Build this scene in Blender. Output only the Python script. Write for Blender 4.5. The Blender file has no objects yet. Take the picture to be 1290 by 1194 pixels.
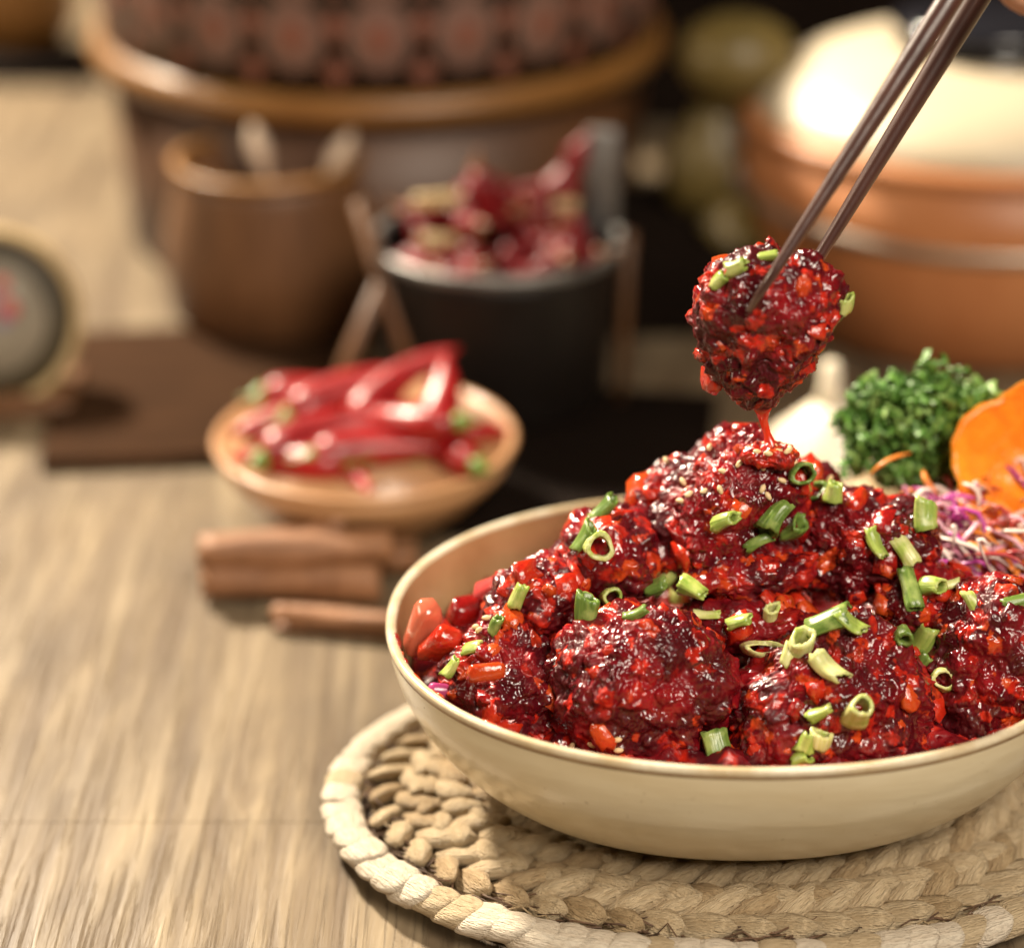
import bpy, bmesh, math, random
import numpy as np
from mathutils import Vector, Matrix, Euler

sc = bpy.context.scene
R = math.radians
# ------------------------------------------------------------------ camera, world, lights, exposure
CM = 0.01
W, H, LENS = 1290, 1194, 85.0
S = W * LENS / 36.0
PITCH = R(25)
CAM = np.array([0.0, -86.1, 43.1])
FW = np.array([0, math.cos(PITCH), -math.sin(PITCH)])
UP = np.array([0, math.sin(PITCH), math.cos(PITCH)])
RT = np.array([1.0, 0, 0])
cd = bpy.data.cameras.new('camera'); cam = bpy.data.objects.new('camera', cd)
sc.collection.objects.link(cam); sc.camera = cam
cam.location = CAM * CM
cam.rotation_euler = (math.pi / 2 - PITCH, 0, 0)
cd.lens = LENS; cd.sensor_width = 36; cd.clip_start = 0.01; cd.clip_end = 50
cd.dof.use_dof = True; cd.dof.focus_distance = 0.712; cd.dof.aperture_fstop = 3.6
cd.dof.aperture_blades = 0

world = bpy.data.worlds.new('World'); sc.world = world; world.use_nodes = True
bg = world.node_tree.nodes['Background']
bg.inputs[0].default_value = (1.0, 0.78, 0.55, 1); bg.inputs[1].default_value = 0.045

def area(name, loc, target, size, power, col, shape='DISK', sy=None):
    l = bpy.data.lights.new(name, 'AREA'); l.energy = power; l.size = size; l.color = col; l.shape = shape
    if sy: l.size_y = sy
    o = bpy.data.objects.new(name, l); sc.collection.objects.link(o)
    o.location = Vector(loc)
    d = Vector(target) - Vector(loc)
    o.rotation_euler = d.to_track_quat('-Z', 'Y').to_euler()
    return o
area('key_lamp', (-1.20, 1.28, 1.75), (0.05, -0.12, 0.05), 0.28, 228, (1.0, 0.87, 0.68))
area('fill_lamp', (0.75, -1.55, 1.65), (0.05, -0.1, 0.05), 1.05, 66, (1.0, 0.89, 0.74))
area('side_lamp', (-1.5, -0.3, 0.8), (0.0, 0.0, 0.05), 0.5, 9, (1.0, 0.84, 0.62))
sc.view_settings.view_transform = 'Standard'; sc.view_settings.look = 'None'
sc.view_settings.exposure = 0.0; sc.view_settings.gamma = 1.0

# ------------------------------------------------------------------ helpers
def ray(x, y): return FW + RT * (x - W / 2) / S - UP * (y - H / 2) / S
def atz(x, y, z):
    d = ray(x, y); return CAM + d * ((z - CAM[2]) / d[2])
def aty(x, y, Y):
    d = ray(x, y); return CAM + d * ((Y - CAM[1]) / d[1])
def atd(x, y, D): return CAM + ray(x, y) * D

col = sc.collection
def mk(name, verts, faces, mats, parent=None, loc=(0, 0, 0), rot=(0, 0, 0), smooth=True, midx=None):
    me = bpy.data.meshes.new(name)
    me.from_pydata([(v[0] * CM, v[1] * CM, v[2] * CM) for v in verts], [], [tuple(f) for f in faces])
    if not isinstance(mats, (list, tuple)): mats = [mats]
    for m in mats: me.materials.append(m)
    if smooth: me.polygons.foreach_set('use_smooth', [True] * len(me.polygons))
    if midx is not None: me.polygons.foreach_set('material_index', midx)
    me.update()
    o = bpy.data.objects.new(name, me); col.objects.link(o)
    o.location = Vector(loc) * CM; o.rotation_euler = rot
    if parent: o.parent = parent
    return o
def inst(src, name, parent=None, M=None, loc=None, rot=None, scale=None, mat=None):
    o = bpy.data.objects.new(name, src); col.objects.link(o)
    if M is not None: o.matrix_local = M
    if loc is not None: o.location = Vector(loc) * CM
    if rot is not None: o.rotation_euler = rot
    if scale is not None: o.scale = scale
    if parent: o.parent = parent
    return o
def empty(name, loc=(0, 0, 0)):
    o = bpy.data.objects.new(name, None); col.objects.link(o); o.location = Vector(loc) * CM
    o.empty_display_size = 0.01
    return o
def tag(o, label, cat, group=None, kind=None):
    if label: o['label'] = label
    if cat: o['category'] = cat
    if group: o['group'] = group
    if kind: o['kind'] = kind
    return o

class MB:
    def __init__(s): s.v = []; s.f = []; s.m = []
    def add(s, v, f, mi=0):
        b = len(s.v); s.v += [tuple(p) for p in v]; s.f += [tuple(i + b for i in q) for q in f]; s.m += [mi] * len(f)
        return s
    def build(s, name, mats, parent=None, loc=(0, 0, 0), rot=(0, 0, 0), smooth=True):
        return mk(name, s.v, s.f, mats, parent, loc, rot, smooth, s.m)

def lathe(prof, n=72, sx=1.0, sy=1.0, cap=True, fn=None):
    v = []; f = []
    k = len(prof)
    for (r, z) in prof:
        for i in range(n):
            a = 2 * math.pi * i / n
            if fn: x, y = fn(r, a)
            else: x, y = r * math.cos(a) * sx, r * math.sin(a) * sy
            v.append((x, y, z))
    for j in range(k - 1):
        for i in range(n):
            i2 = (i + 1) % n
            f.append((j * n + i, j * n + i2, (j + 1) * n + i2, (j + 1) * n + i))
    if cap:
        f.append(tuple(range(n - 1, -1, -1))); f.append(tuple((k - 1) * n + i for i in range(n)))
    return v, f
def tube(pts, rad, n=8, cap=True, squash=1.0):
    pts = [Vector(p) for p in pts]; v = []; f = []
    if not isinstance(rad, (list, tuple)): rad = [rad] * len(pts)
    t = (pts[1] - pts[0]).normalized()
    a = Vector((0, 0, 1)) if abs(t.z) < 0.9 else Vector((1, 0, 0))
    u = t.cross(a).normalized()
    for i, p in enumerate(pts):
        t = (pts[min(i + 1, len(pts) - 1)] - pts[max(i - 1, 0)]).normalized()
        u = (u - t * u.dot(t)).normalized(); w = t.cross(u)
        for j in range(n):
            q = 2 * math.pi * j / n
            v.append(p + (u * math.cos(q) + w * math.sin(q) * squash) * rad[i])
    for i in range(len(pts) - 1):
        for j in range(n):
            j2 = (j + 1) % n
            f.append((i * n + j, i * n + j2, (i + 1) * n + j2, (i + 1) * n + j))
    if cap:
        f.append(tuple(range(n - 1, -1, -1))); f.append(tuple((len(pts) - 1) * n + j for j in range(n)))
    return v, f
def box(cx, cy, cz, sx, sy, sz, b=0.0):
    bm = bmesh.new(); bmesh.ops.create_cube(bm, size=1)
    for q in bm.verts: q.co = Vector((q.co.x * sx, q.co.y * sy, q.co.z * sz))
    if b: bmesh.ops.bevel(bm, geom=list(bm.edges), offset=b, segments=2, affect='EDGES', profile=0.5)
    v = [(q.co.x + cx, q.co.y + cy, q.co.z + cz) for q in bm.verts]
    bm.verts.index_update(); f = [tuple(q.index for q in p.verts) for p in bm.faces]; bm.free()
    return v, f
def frame(p, nrm, spin=0.0, s=(1, 1, 1)):
    n = Vector(nrm).normalized(); q = n.to_track_quat('Z', 'Y')
    return Matrix.Translation(Vector(p) * CM) @ q.to_matrix().to_4x4() @ Matrix.Rotation(spin, 4, 'Z') @ Matrix.Diagonal((s[0], s[1], s[2], 1))

# vectorised noise
def _hash(ix, iy, iz, s):
    h = (ix * 374761393 + iy * 668265263 + iz * 2147483647 + s * 1274126177) & 0xFFFFFFFF
    h = ((h ^ (h >> 13)) * 1274126177) & 0xFFFFFFFF
    h = ((h ^ (h >> 16)) * 2246822519) & 0xFFFFFFFF
    return ((h ^ (h >> 15)) & 0xFFFFFF) / float(0xFFFFFF)
def vnoise(p, s=0):
    i = np.floor(p).astype(np.int64); f = p - i; u = f * f * f * (f * (f * 6 - 15) + 10)
    r = 0
    for dx in (0, 1):
        for dy in (0, 1):
            for dz in (0, 1):
                w = (u[:, 0] if dx else 1 - u[:, 0]) * (u[:, 1] if dy else 1 - u[:, 1]) * (u[:, 2] if dz else 1 - u[:, 2])
                r = r + w * _hash(i[:, 0] + dx, i[:, 1] + dy, i[:, 2] + dz, s)
    return r * 2 - 1
def fbm(p, s=0, o=4):
    a = 1.0; r = 0; t = 0
    for k in range(o):
        r = r + a * vnoise(p * (2 ** k) + k * 17.3, s + k); t += a; a *= 0.5
    return r / t
def worley(p, s=0):
    i = np.floor(p).astype(np.int64); best = np.full(len(p), 9.0); sec = np.full(len(p), 9.0); cid = np.zeros(len(p))
    for dx in (-1, 0, 1):
        for dy in (-1, 0, 1):
            for dz in (-1, 0, 1):
                c = i + np.array([dx, dy, dz])
                j = np.stack([_hash(c[:, 0], c[:, 1], c[:, 2], s + k) for k in (1, 2, 3)], 1)
                d = np.sqrt((((c + j) - p) ** 2).sum(1))
                h = _hash(c[:, 0], c[:, 1], c[:, 2], s + 9)
                m = d < best
                sec = np.where(m, best, np.minimum(sec, d)); cid = np.where(m, h, cid); best = np.where(m, d, best)
    return best, sec, cid

# ------------------------------------------------------------------ materials
def new_mat(name):
    m = bpy.data.materials.new(name); m.use_nodes = True
    nt = m.node_tree; return m, nt, nt.nodes['Principled BSDF']
def lin(c): return tuple(c) + (1,)
def mat(name, c1, rough=0.5, c2=None, scale=20, bump=0.0, bscale=None, stretch=(1, 1, 1), metal=0.0, coat=0.0, spec=0.5, sss=0.0, detail=5, rvar=0.0):
    m, nt, b = new_mat(name)
    b.inputs['Roughness'].default_value = rough; b.inputs['Metallic'].default_value = metal
    b.inputs['Coat Weight'].default_value = coat; b.inputs['Coat Roughness'].default_value = 0.08
    b.inputs['Specular IOR Level'].default_value = spec
    if sss:
        b.inputs['Subsurface Weight'].default_value = sss
        b.inputs['Subsurface Radius'].default_value = (1.0, 0.4, 0.2); b.inputs['Subsurface Scale'].default_value = 0.003
    b.inputs['Base Color'].default_value = lin(c1)
    N = nt.nodes; L = nt.links
    tc = N.new('ShaderNodeTexCoord'); mp = N.new('ShaderNodeMapping'); mp.inputs['Scale'].default_value = stretch
    L.new(tc.outputs['Object'], mp.inputs['Vector'])
    if c2:
        n = N.new('ShaderNodeTexNoise'); n.inputs['Scale'].default_value = scale; n.inputs['Detail'].default_value = detail
        n.inputs['Roughness'].default_value = 0.6
        L.new(mp.outputs['Vector'], n.inputs['Vector'])
        r = N.new('ShaderNodeValToRGB'); r.color_ramp.elements[0].position = 0.35; r.color_ramp.elements[1].position = 0.68
        r.color_ramp.elements[0].color = lin(c1); r.color_ramp.elements[1].color = lin(c2)
        L.new(n.outputs['Fac'], r.inputs['Fac']); L.new(r.outputs['Color'], b.inputs['Base Color'])
        if rvar:
            q = N.new('ShaderNodeMapRange'); q.inputs['To Min'].default_value = max(0.02, rough - rvar); q.inputs['To Max'].default_value = rough + rvar
            L.new(n.outputs['Fac'], q.inputs['Value']); L.new(q.outputs['Result'], b.inputs['Roughness'])
    if bump:
        n2 = N.new('ShaderNodeTexNoise'); n2.inputs['Scale'].default_value = bscale or scale * 3; n2.inputs['Detail'].default_value = 4
        L.new(mp.outputs['Vector'], n2.inputs['Vector'])
        bp = N.new('ShaderNodeBump'); bp.inputs['Strength'].default_value = bump; bp.inputs['Distance'].default_value = 0.002
        L.new(n2.outputs['Fac'], bp.inputs['Height']); L.new(bp.outputs['Normal'], b.inputs['Normal'])
    return m

def mat_sauce():
    m, nt, b = new_mat('glazed_sauce'); N = nt.nodes; L = nt.links
    a = N.new('ShaderNodeAttribute'); a.attribute_name = 'Col'
    L.new(a.outputs['Color'], b.inputs['Base Color'])
    b.inputs['Specular IOR Level'].default_value = 0.35; b.inputs['Roughness'].default_value = 0.26; b.inputs['Coat Weight'].default_value = 0.42; b.inputs['Coat Roughness'].default_value = 0.09
    b.inputs['Subsurface Weight'].default_value = 0.15; b.inputs['Subsurface Radius'].default_value = (1, 0.15, 0.08); b.inputs['Subsurface Scale'].default_value = 0.0025
    tc = N.new('ShaderNodeTexCoord'); n = N.new('ShaderNodeTexNoise'); n.inputs['Scale'].default_value = 300; n.inputs['Detail'].default_value = 4
    L.new(tc.outputs['Object'], n.inputs['Vector'])
    nr = N.new('ShaderNodeTexNoise'); nr.inputs['Scale'].default_value = 90; nr.inputs['Detail'].default_value = 4; L.new(tc.outputs['Object'], nr.inputs['Vector'])
    mr = N.new('ShaderNodeMapRange'); mr.inputs['From Min'].default_value = .35; mr.inputs['From Max'].default_value = .65; mr.inputs['To Min'].default_value = .16; mr.inputs['To Max'].default_value = .46
    L.new(nr.outputs['Fac'], mr.inputs['Value']); L.new(mr.outputs[0], b.inputs['Roughness'])
    mc = N.new('ShaderNodeMapRange'); mc.inputs['From Min'].default_value = .4; mc.inputs['From Max'].default_value = .62; mc.inputs['To Min'].default_value = .6; mc.inputs['To Max'].default_value = .12
    L.new(nr.outputs['Fac'], mc.inputs['Value']); L.new(mc.outputs[0], b.inputs['Coat Weight'])
    bp = N.new('ShaderNodeBump'); bp.inputs['Strength'].default_value = 0.45; bp.inputs['Distance'].default_value = 0.0010
    L.new(n.outputs['Fac'], bp.inputs['Height']); L.new(bp.outputs['Normal'], b.inputs['Normal'])
    L.new(bp.outputs['Normal'], b.inputs['Coat Normal'])
    return m

def mat_table():
    m, nt, b = new_mat('weathered_wood'); N = nt.nodes; L = nt.links
    g = N.new('ShaderNodeNewGeometry'); mp = N.new('ShaderNodeMapping')
    mp.inputs['Rotation'].default_value = (0, 0, R(5)); mp.inputs['Scale'].default_value = (60, 5, 20)
    L.new(g.outputs['Position'], mp.inputs['Vector'])
    n = N.new('ShaderNodeTexNoise'); n.inputs['Scale'].default_value = 1.6; n.inputs['Detail'].default_value = 8; n.inputs['Roughness'].default_value = 0.62
    n.inputs['Distortion'].default_value = 0.6
    L.new(mp.outputs['Vector'], n.inputs['Vector'])
    r = N.new('ShaderNodeValToRGB'); e = r.color_ramp.elements
    e[0].position = 0.30; e[0].color = (0.100, 0.067, 0.041, 1)
    e[1].position = 0.72; e[1].color = (0.285, 0.222, 0.142, 1)
    q = e.new(0.5); q.color = (0.162, 0.119, 0.074, 1)
    L.new(n.outputs['Fac'], r.inputs['Fac'])
    # broad cloudy wear
    n3 = N.new('ShaderNodeTexNoise'); n3.inputs['Scale'].default_value = 14; n3.inputs['Detail'].default_value = 4
    L.new(g.outputs['Position'], n3.inputs['Vector'])
    mw = N.new('ShaderNodeMix'); mw.data_type = 'RGBA'; mw.blend_type = 'MULTIPLY'; mw.inputs['Factor'].default_value = 0.55
    rw = N.new('ShaderNodeValToRGB'); rw.color_ramp.elements[0].color = (0.62, 0.60, 0.60, 1); rw.color_ramp.elements[1].color = (1.15, 1.12, 1.05, 1)
    rw.color_ramp.elements[0].position = 0.35; rw.color_ramp.elements[1].position = 0.65
    L.new(n3.outputs['Fac'], rw.inputs['Fac'])
    L.new(r.outputs['Color'], mw.inputs[6]); L.new(rw.outputs['Color'], mw.inputs[7])
    # fine dark pores and scratches
    mp2 = N.new('ShaderNodeMapping'); mp2.inputs['Rotation'].default_value = (0, 0, R(7)); mp2.inputs['Scale'].default_value = (420, 9, 50)
    L.new(g.outputs['Position'], mp2.inputs['Vector'])
    n4 = N.new('ShaderNodeTexNoise'); n4.inputs['Scale'].default_value = 1.5; n4.inputs['Detail'].default_value = 6; n4.inputs['Roughness'].default_value = 0.7
    L.new(mp2.outputs['Vector'], n4.inputs['Vector'])
    r4 = N.new('ShaderNodeMapRange'); r4.inputs['From Min'].default_value = 0.30; r4.inputs['From Max'].default_value = 0.46; L.new(n4.outputs['Fac'], r4.inputs['Value'])
    mx = N.new('ShaderNodeMix'); mx.data_type = 'RGBA'; L.new(r4.outputs[0], mx.inputs['Factor'])
    mx.inputs[6].default_value = (0.130, 0.092, 0.056, 1); L.new(mw.outputs[2], mx.inputs[7])
    L.new(mx.outputs[2], b.inputs['Base Color'])
    b.inputs['Roughness'].default_value = 0.42; b.inputs['Specular IOR Level'].default_value = 0.4
    bp = N.new('ShaderNodeBump'); bp.inputs['Strength'].default_value = 0.5; bp.inputs['Distance'].default_value = 0.0012
    ad = N.new('ShaderNodeMath'); ad.operation = 'ADD'; L.new(n.outputs['Fac'], ad.inputs[0]); L.new(r4.outputs[0], ad.inputs[1])
    L.new(ad.outputs[0], bp.inputs['Height']); L.new(bp.outputs['Normal'], b.inputs['Normal'])
    return m

M = {}
M['table'] = mat_table()
M['sauce'] = mat_sauce()
M['straw'] = mat('dried_seagrass', (0.42, 0.305, 0.175), 0.6, (0.58, 0.455, 0.29), 60, 1.0, 260, (1, 8, 8), rvar=0.1)
M['straw_dark'] = mat('browned_seagrass', (0.30, 0.20, 0.10), 0.6, (0.48, 0.35, 0.20), 60, 1.0, 260, (1, 8, 8))
M['straw_pale'] = mat('bleached_seagrass', (0.58, 0.47, 0.35), 0.65, (0.73, 0.64, 0.51), 60, 1.0, 260, (1, 8, 8))
M['fibre'] = mat('brown_fibre', (0.045, 0.022, 0.010), 0.7, (0.13, 0.065, 0.03), 120)
M['glaze'] = mat('cream_stoneware_glaze', (0.60, 0.50, 0.32), 0.28, (0.70, 0.62, 0.44), 14, 0.12, 50, (1, 1, 4), coat=0.3)
def speck(m, col_, sc_, lo):
    nt = m.node_tree; N = nt.nodes; L = nt.links; b = N['Principled BSDF']; src = b.inputs['Base Color'].links[0].from_socket
    tc = N.new('ShaderNodeTexCoord'); n = N.new('ShaderNodeTexNoise'); n.inputs['Scale'].default_value = sc_; n.inputs['Detail'].default_value = 2; L.new(tc.outputs['Object'], n.inputs['Vector'])
    q = N.new('ShaderNodeMapRange'); q.inputs['From Min'].default_value = lo; q.inputs['From Max'].default_value = lo + .06; L.new(n.outputs['Fac'], q.inputs['Value'])
    k = N.new('ShaderNodeMath'); k.operation = 'MULTIPLY'; k.inputs[1].default_value = .7; L.new(q.outputs[0], k.inputs[0])
    mx = N.new('ShaderNodeMix'); mx.data_type = 'RGBA'; L.new(k.outputs[0], mx.inputs['Factor']); L.new(src, mx.inputs[6]); mx.inputs[7].default_value = lin(col_); L.new(mx.outputs[2], b.inputs['Base Color'])
speck(M['glaze'], (0.30, 0.20, 0.09), 480, .71)
M['glaze_rim'] = mat('pale_rim_glaze', (0.50, 0.38, 0.22), 0.22, (0.72, 0.65, 0.50), 55, coat=0.3)
M['rim_line'] = mat('bare_brown_clay', (0.22, 0.13, 0.06), 0.5, (0.36, 0.24, 0.12), 90)
M['glaze_in'] = mat('brown_inner_glaze', (0.36, 0.19, 0.085), 0.3, (0.50, 0.30, 0.15), 30, coat=0.3)
def mat_scallion(name, c1, c2, c3):
    m, nt, b = new_mat(name); N = nt.nodes; L = nt.links
    tc = N.new('ShaderNodeTexCoord'); oi = N.new('ShaderNodeObjectInfo')
    ofs = N.new('ShaderNodeVectorMath'); ofs.operation = 'ADD'; L.new(tc.outputs['Object'], ofs.inputs[0]); L.new(oi.outputs['Random'], ofs.inputs[1])
    mp = N.new('ShaderNodeMapping'); mp.inputs['Scale'].default_value = (900, 900, 60); L.new(ofs.outputs[0], mp.inputs['Vector'])
    n = N.new('ShaderNodeTexNoise'); n.inputs['Scale'].default_value = 1.0; n.inputs['Detail'].default_value = 4; L.new(mp.outputs['Vector'], n.inputs['Vector'])
    n2 = N.new('ShaderNodeTexNoise'); n2.inputs['Scale'].default_value = 170; n2.inputs['Detail'].default_value = 3; L.new(ofs.outputs[0], n2.inputs['Vector'])
    r = N.new('ShaderNodeValToRGB'); e = r.color_ramp.elements; e[0].position = .3; e[0].color = lin(c1); e[1].position = .7; e[1].color = lin(c2); L.new(n.outputs['Fac'], r.inputs['Fac'])
    q = N.new('ShaderNodeMapRange'); q.inputs['From Min'].default_value = .52; q.inputs['From Max'].default_value = .68; L.new(n2.outputs['Fac'], q.inputs['Value'])
    mx = N.new('ShaderNodeMix'); mx.data_type = 'RGBA'; L.new(q.outputs[0], mx.inputs['Factor']); L.new(r.outputs['Color'], mx.inputs[6]); mx.inputs[7].default_value = lin(c3)
    L.new(mx.outputs[2], b.inputs['Base Color']); b.inputs['Roughness'].default_value = .3
    b.inputs['Subsurface Weight'].default_value = .15; b.inputs['Subsurface Radius'].default_value = (.6, 1, .2); b.inputs['Subsurface Scale'].default_value = .002
    bp = N.new('ShaderNodeBump'); bp.inputs['Strength'].default_value = .35; bp.inputs['Distance'].default_value = .001; L.new(n.outputs['Fac'], bp.inputs['Height']); L.new(bp.outputs['Normal'], b.inputs['Normal'])
    return m
M['scallion_a'] = mat_scallion('light_green_scallion', (0.19, 0.29, 0.04), (0.36, 0.43, 0.10), (0.46, 0.48, 0.16))
M['scallion_b'] = mat_scallion('deep_green_scallion', (0.07, 0.13, 0.02), (0.17, 0.25, 0.05), (0.28, 0.35, 0.10))
M['scallion_c'] = mat_scallion('pale_scallion', (0.50, 0.50, 0.15), (0.66, 0.66, 0.34), (0.36, 0.45, 0.09))
M['pep_red'] = mat('red_pepper', (0.40, 0.012, 0.006), 0.16, (0.50, 0.036, 0.009), 150, 0.4, 300, coat=0.5, sss=0.1)
M['pep_orange'] = mat('orange_pepper', (0.46, 0.036, 0.008), 0.16, (0.52, 0.075, 0.011), 150, 0.4, 300, coat=0.5, sss=0.1)
M['pep_dark'] = mat('dark_red_pepper', (0.16, 0.004, 0.005), 0.16, (0.30, 0.009, 0.006), 150, 0.4, 300, coat=0.5)
M['drip'] = mat('translucent_sauce', (0.55, 0.02, 0.008), 0.12, (0.62, 0.06, 0.015), 120, 0.3, 200, coat=0.5, sss=0.6)
M['pink'] = mat('pink_pepper_chunk', (0.50, 0.04, 0.05), 0.2, (0.62, 0.10, 0.08), 90, coat=0.4)
M['tomato'] = mat('tomato_flesh', (0.56, 0.10, 0.05), 0.2, (0.60, 0.16, 0.09), 90, coat=0.4)
M['onion'] = mat('purple_onion', (0.36, 0.03, 0.14), 0.25, (0.50, 0.10, 0.24), 90, coat=0.3)
M['seed'] = mat('sesame_seed', (0.66, 0.48, 0.26), 0.45)
M['stick'] = mat('dark_lacquered_wood', (0.045, 0.014, 0.010), 0.32, (0.085, 0.03, 0.02), 60, 0.1, 200, (1, 1, 0.05), coat=1.0, spec=0.8)
M['stick'].node_tree.nodes['Principled BSDF'].inputs['Coat Roughness'].default_value = 0.22
M['leaf'] = mat('parsley_green', (0.045, 0.135, 0.016), 0.45, (0.14, 0.29, 0.05), 260, 0.2, 400, sss=0.0)
M['leaf2'] = mat('pale_parsley_edge', (0.16, 0.30, 0.06), 0.45, (0.28, 0.42, 0.12), 260)
M['stem'] = mat('green_stem', (0.16, 0.28, 0.05), 0.4)
M['carrot'] = mat('carrot_flesh', (0.78, 0.20, 0.010), 0.3, (0.86, 0.32, 0.02), 90, 0.4, 260, sss=0.3)
M['shred_white'] = mat('white_cabbage', (0.70, 0.55, 0.50), 0.35, (0.74, 0.64, 0.56), 80)
M['shred_purple'] = mat('purple_cabbage', (0.34, 0.02, 0.20), 0.3, (0.50, 0.08, 0.34), 80)
M['shred_pink'] = mat('pink_cabbage', (0.62, 0.24, 0.34), 0.3, (0.70, 0.42, 0.46), 80)
M['shred_orange'] = mat('carrot_shred', (0.70, 0.18, 0.02), 0.35, (0.76, 0.28, 0.05), 80)
M['shred_dark'] = mat('dark_red_shred', (0.24, 0.02, 0.03), 0.3, (0.36, 0.05, 0.04), 80)
M['clay'] = mat('terracotta_wood', (0.39, 0.142, 0.050), 0.42, (0.50, 0.21, 0.085), 14, 0.1, 60, (1, 1, 0.5))
M['clay_lid'] = mat('cream_lid_glaze', (0.50, 0.42, 0.30), 0.45, (0.56, 0.48, 0.36), 10, coat=0.1)
M['steel'] = mat('brushed_steel_band', (0.36, 0.31, 0.26), 0.4, (0.46, 0.40, 0.34), 60, metal=0.8)
M['black'] = mat('black_cast_iron', (0.007, 0.005, 0.004), 0.5, (0.011, 0.008, 0.007), 60, 0.1, 200, spec=0.2)
M['black_gloss'] = mat('black_glazed_knob', (0.012, 0.012, 0.016), 0.15, coat=0.5)
M['iron'] = mat('worn_iron_edge', (0.13, 0.12, 0.115), 0.45, (0.22, 0.21, 0.20), 50, metal=0.6)
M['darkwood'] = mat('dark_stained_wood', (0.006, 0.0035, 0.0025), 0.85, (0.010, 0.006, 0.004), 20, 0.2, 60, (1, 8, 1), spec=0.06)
M['traywood'] = mat('dark_brown_wood', (0.024, 0.011, 0.005), 0.9, (0.044, 0.020, 0.009), 20, 0.2, 60, (1, 8, 1), spec=0.05)  # brown set dark to stand in for table in shadow
M['midwood'] = mat('brown_wood', (0.09, 0.038, 0.014), 0.5, (0.15, 0.066, 0.026), 20, 0.2, 60, (8, 1, 1))
M['tubwood'] = mat('honey_brown_wood', (0.060, 0.023, 0.008), 0.5, (0.09, 0.036, 0.012), 12, 0.1, 60, (1, 1, 0.3))
M['ledge'] = mat('golden_wood_ledge', (0.17, 0.072, 0.016), 0.4, (0.24, 0.11, 0.028), 20)
M['tubdark'] = mat('dark_painted_wood', (0.020, 0.010, 0.006), 0.5, (0.036, 0.018, 0.010), 20)
M['medal'] = mat('dusty_pink_motif', (0.125, 0.065, 0.048), 0.5, (0.17, 0.095, 0.07), 60)
M['flower'] = mat('brick_red_motif', (0.15, 0.045, 0.025), 0.5, (0.20, 0.07, 0.04), 60)
M['chilli'] = mat('fresh_red_chilli', (0.20, 0.0035, 0.006), 0.36, (0.36, 0.009, 0.009), 60, 0.5, 60, coat=0.1)
M['drychilli'] = mat('dried_red_chilli', (0.08, 0.002, 0.004), 0.42, (0.21, 0.005, 0.008), 60, 0.6, 120, spec=0.3)
M['cap'] = mat('chilli_stem_green', (0.12, 0.20, 0.03), 0.4)
M['drycap'] = mat('dry_chilli_stem', (0.20, 0.08, 0.03), 0.5)
M['bowlwood'] = mat('peach_wood_bowl', (0.36, 0.18, 0.08), 0.4, (0.46, 0.25, 0.12), 20, 0.1, 60, coat=0.2)
M['cinnamon'] = mat('cinnamon_bark', (0.16, 0.066, 0.026), 0.6, (0.32, 0.15, 0.07), 40, 0.6, 90, (1, 0.2, 1))
M['garlic'] = mat('garlic_skin', (0.80, 0.70, 0.52), 0.4, (0.84, 0.78, 0.66), 40, 0.2, 100, (1, 1, 0.1), sss=0.1)
M['garlic_tan'] = mat('tan_garlic_skin', (0.52, 0.36, 0.18), 0.45, (0.62, 0.46, 0.26), 40, 0.2, 100, (1, 1, 0.1))
M['olive'] = mat('olive_glaze', (0.10, 0.070, 0.018), 0.45, (0.17, 0.12, 0.035), 30, coat=0.0)
M['cream'] = mat('cream_wood_rim', (0.36, 0.25, 0.115), 0.5, (0.44, 0.32, 0.16), 20)
M['olive_dark'] = mat('dark_olive_ring', (0.030, 0.021, 0.008), 0.6, (0.05, 0.036, 0.014), 30)
M['dial'] = mat('grey_white_dial', (0.17, 0.145, 0.105), 0.5, (0.26, 0.225, 0.17), 40)
M['dial_red'] = mat('dial_red_paint', (0.40, 0.04, 0.03), 0.4)
M['dial_blue'] = mat('dial_blue_paint', (0.16, 0.15, 0.24), 0.4)
M['spoon'] = mat('pale_beech_wood', (0.56, 0.42, 0.30), 0.45, (0.66, 0.52, 0.40), 30)
M['skin'] = mat('skin', (0.48, 0.24, 0.14), 0.45, (0.56, 0.30, 0.19), 120, 0.2, 300, sss=0.15)
M['nail'] = mat('finger_nail', (0.62, 0.36, 0.28), 0.25)

# ------------------------------------------------------------------ setting: table boards and dark floor
floor = mk('floor', [(-400, -400, -75), (400, -400, -75), (400, 500, -75), (-400, 500, -75)], [(0, 1, 2, 3)], M['darkwood'], smooth=False)
floor['kind'] = 'structure'
table = empty('table', (0, 0, -2)); table['kind'] = 'structure'
PW = 22.5
for k in range(-2, 8):
    y0 = -20.2 + PW * k
    v, f = box(0, 0, 0, 170, PW - 0.015, 2.0, 0.02)
    p = mk('plank', v, f, M['table'], table, (0.0, y0 + PW / 2, 1.0), (0, 0, 0), False)

# ------------------------------------------------------------------ woven trivet
TX, TY = 6.9, -20.2
trivet = empty('woven_trivet', (TX, TY, 0))
tag(trivet, 'oval braided seagrass trivet with a pale rope rim under the cream bowl', 'trivet')
def ell(a, b, t): return Vector((a * math.cos(t), b * math.sin(t), 0))
def ell_points(a, b, n):
    ts = np.linspace(0, 2 * math.pi, 2001); x = a * np.cos(ts); y = b * np.sin(ts)
    s = np.concatenate([[0], np.cumsum(np.hypot(np.diff(x), np.diff(y)))])
    return np.interp(np.linspace(0, s[-1], n, endpoint=False), s, ts), s[-1]
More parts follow.
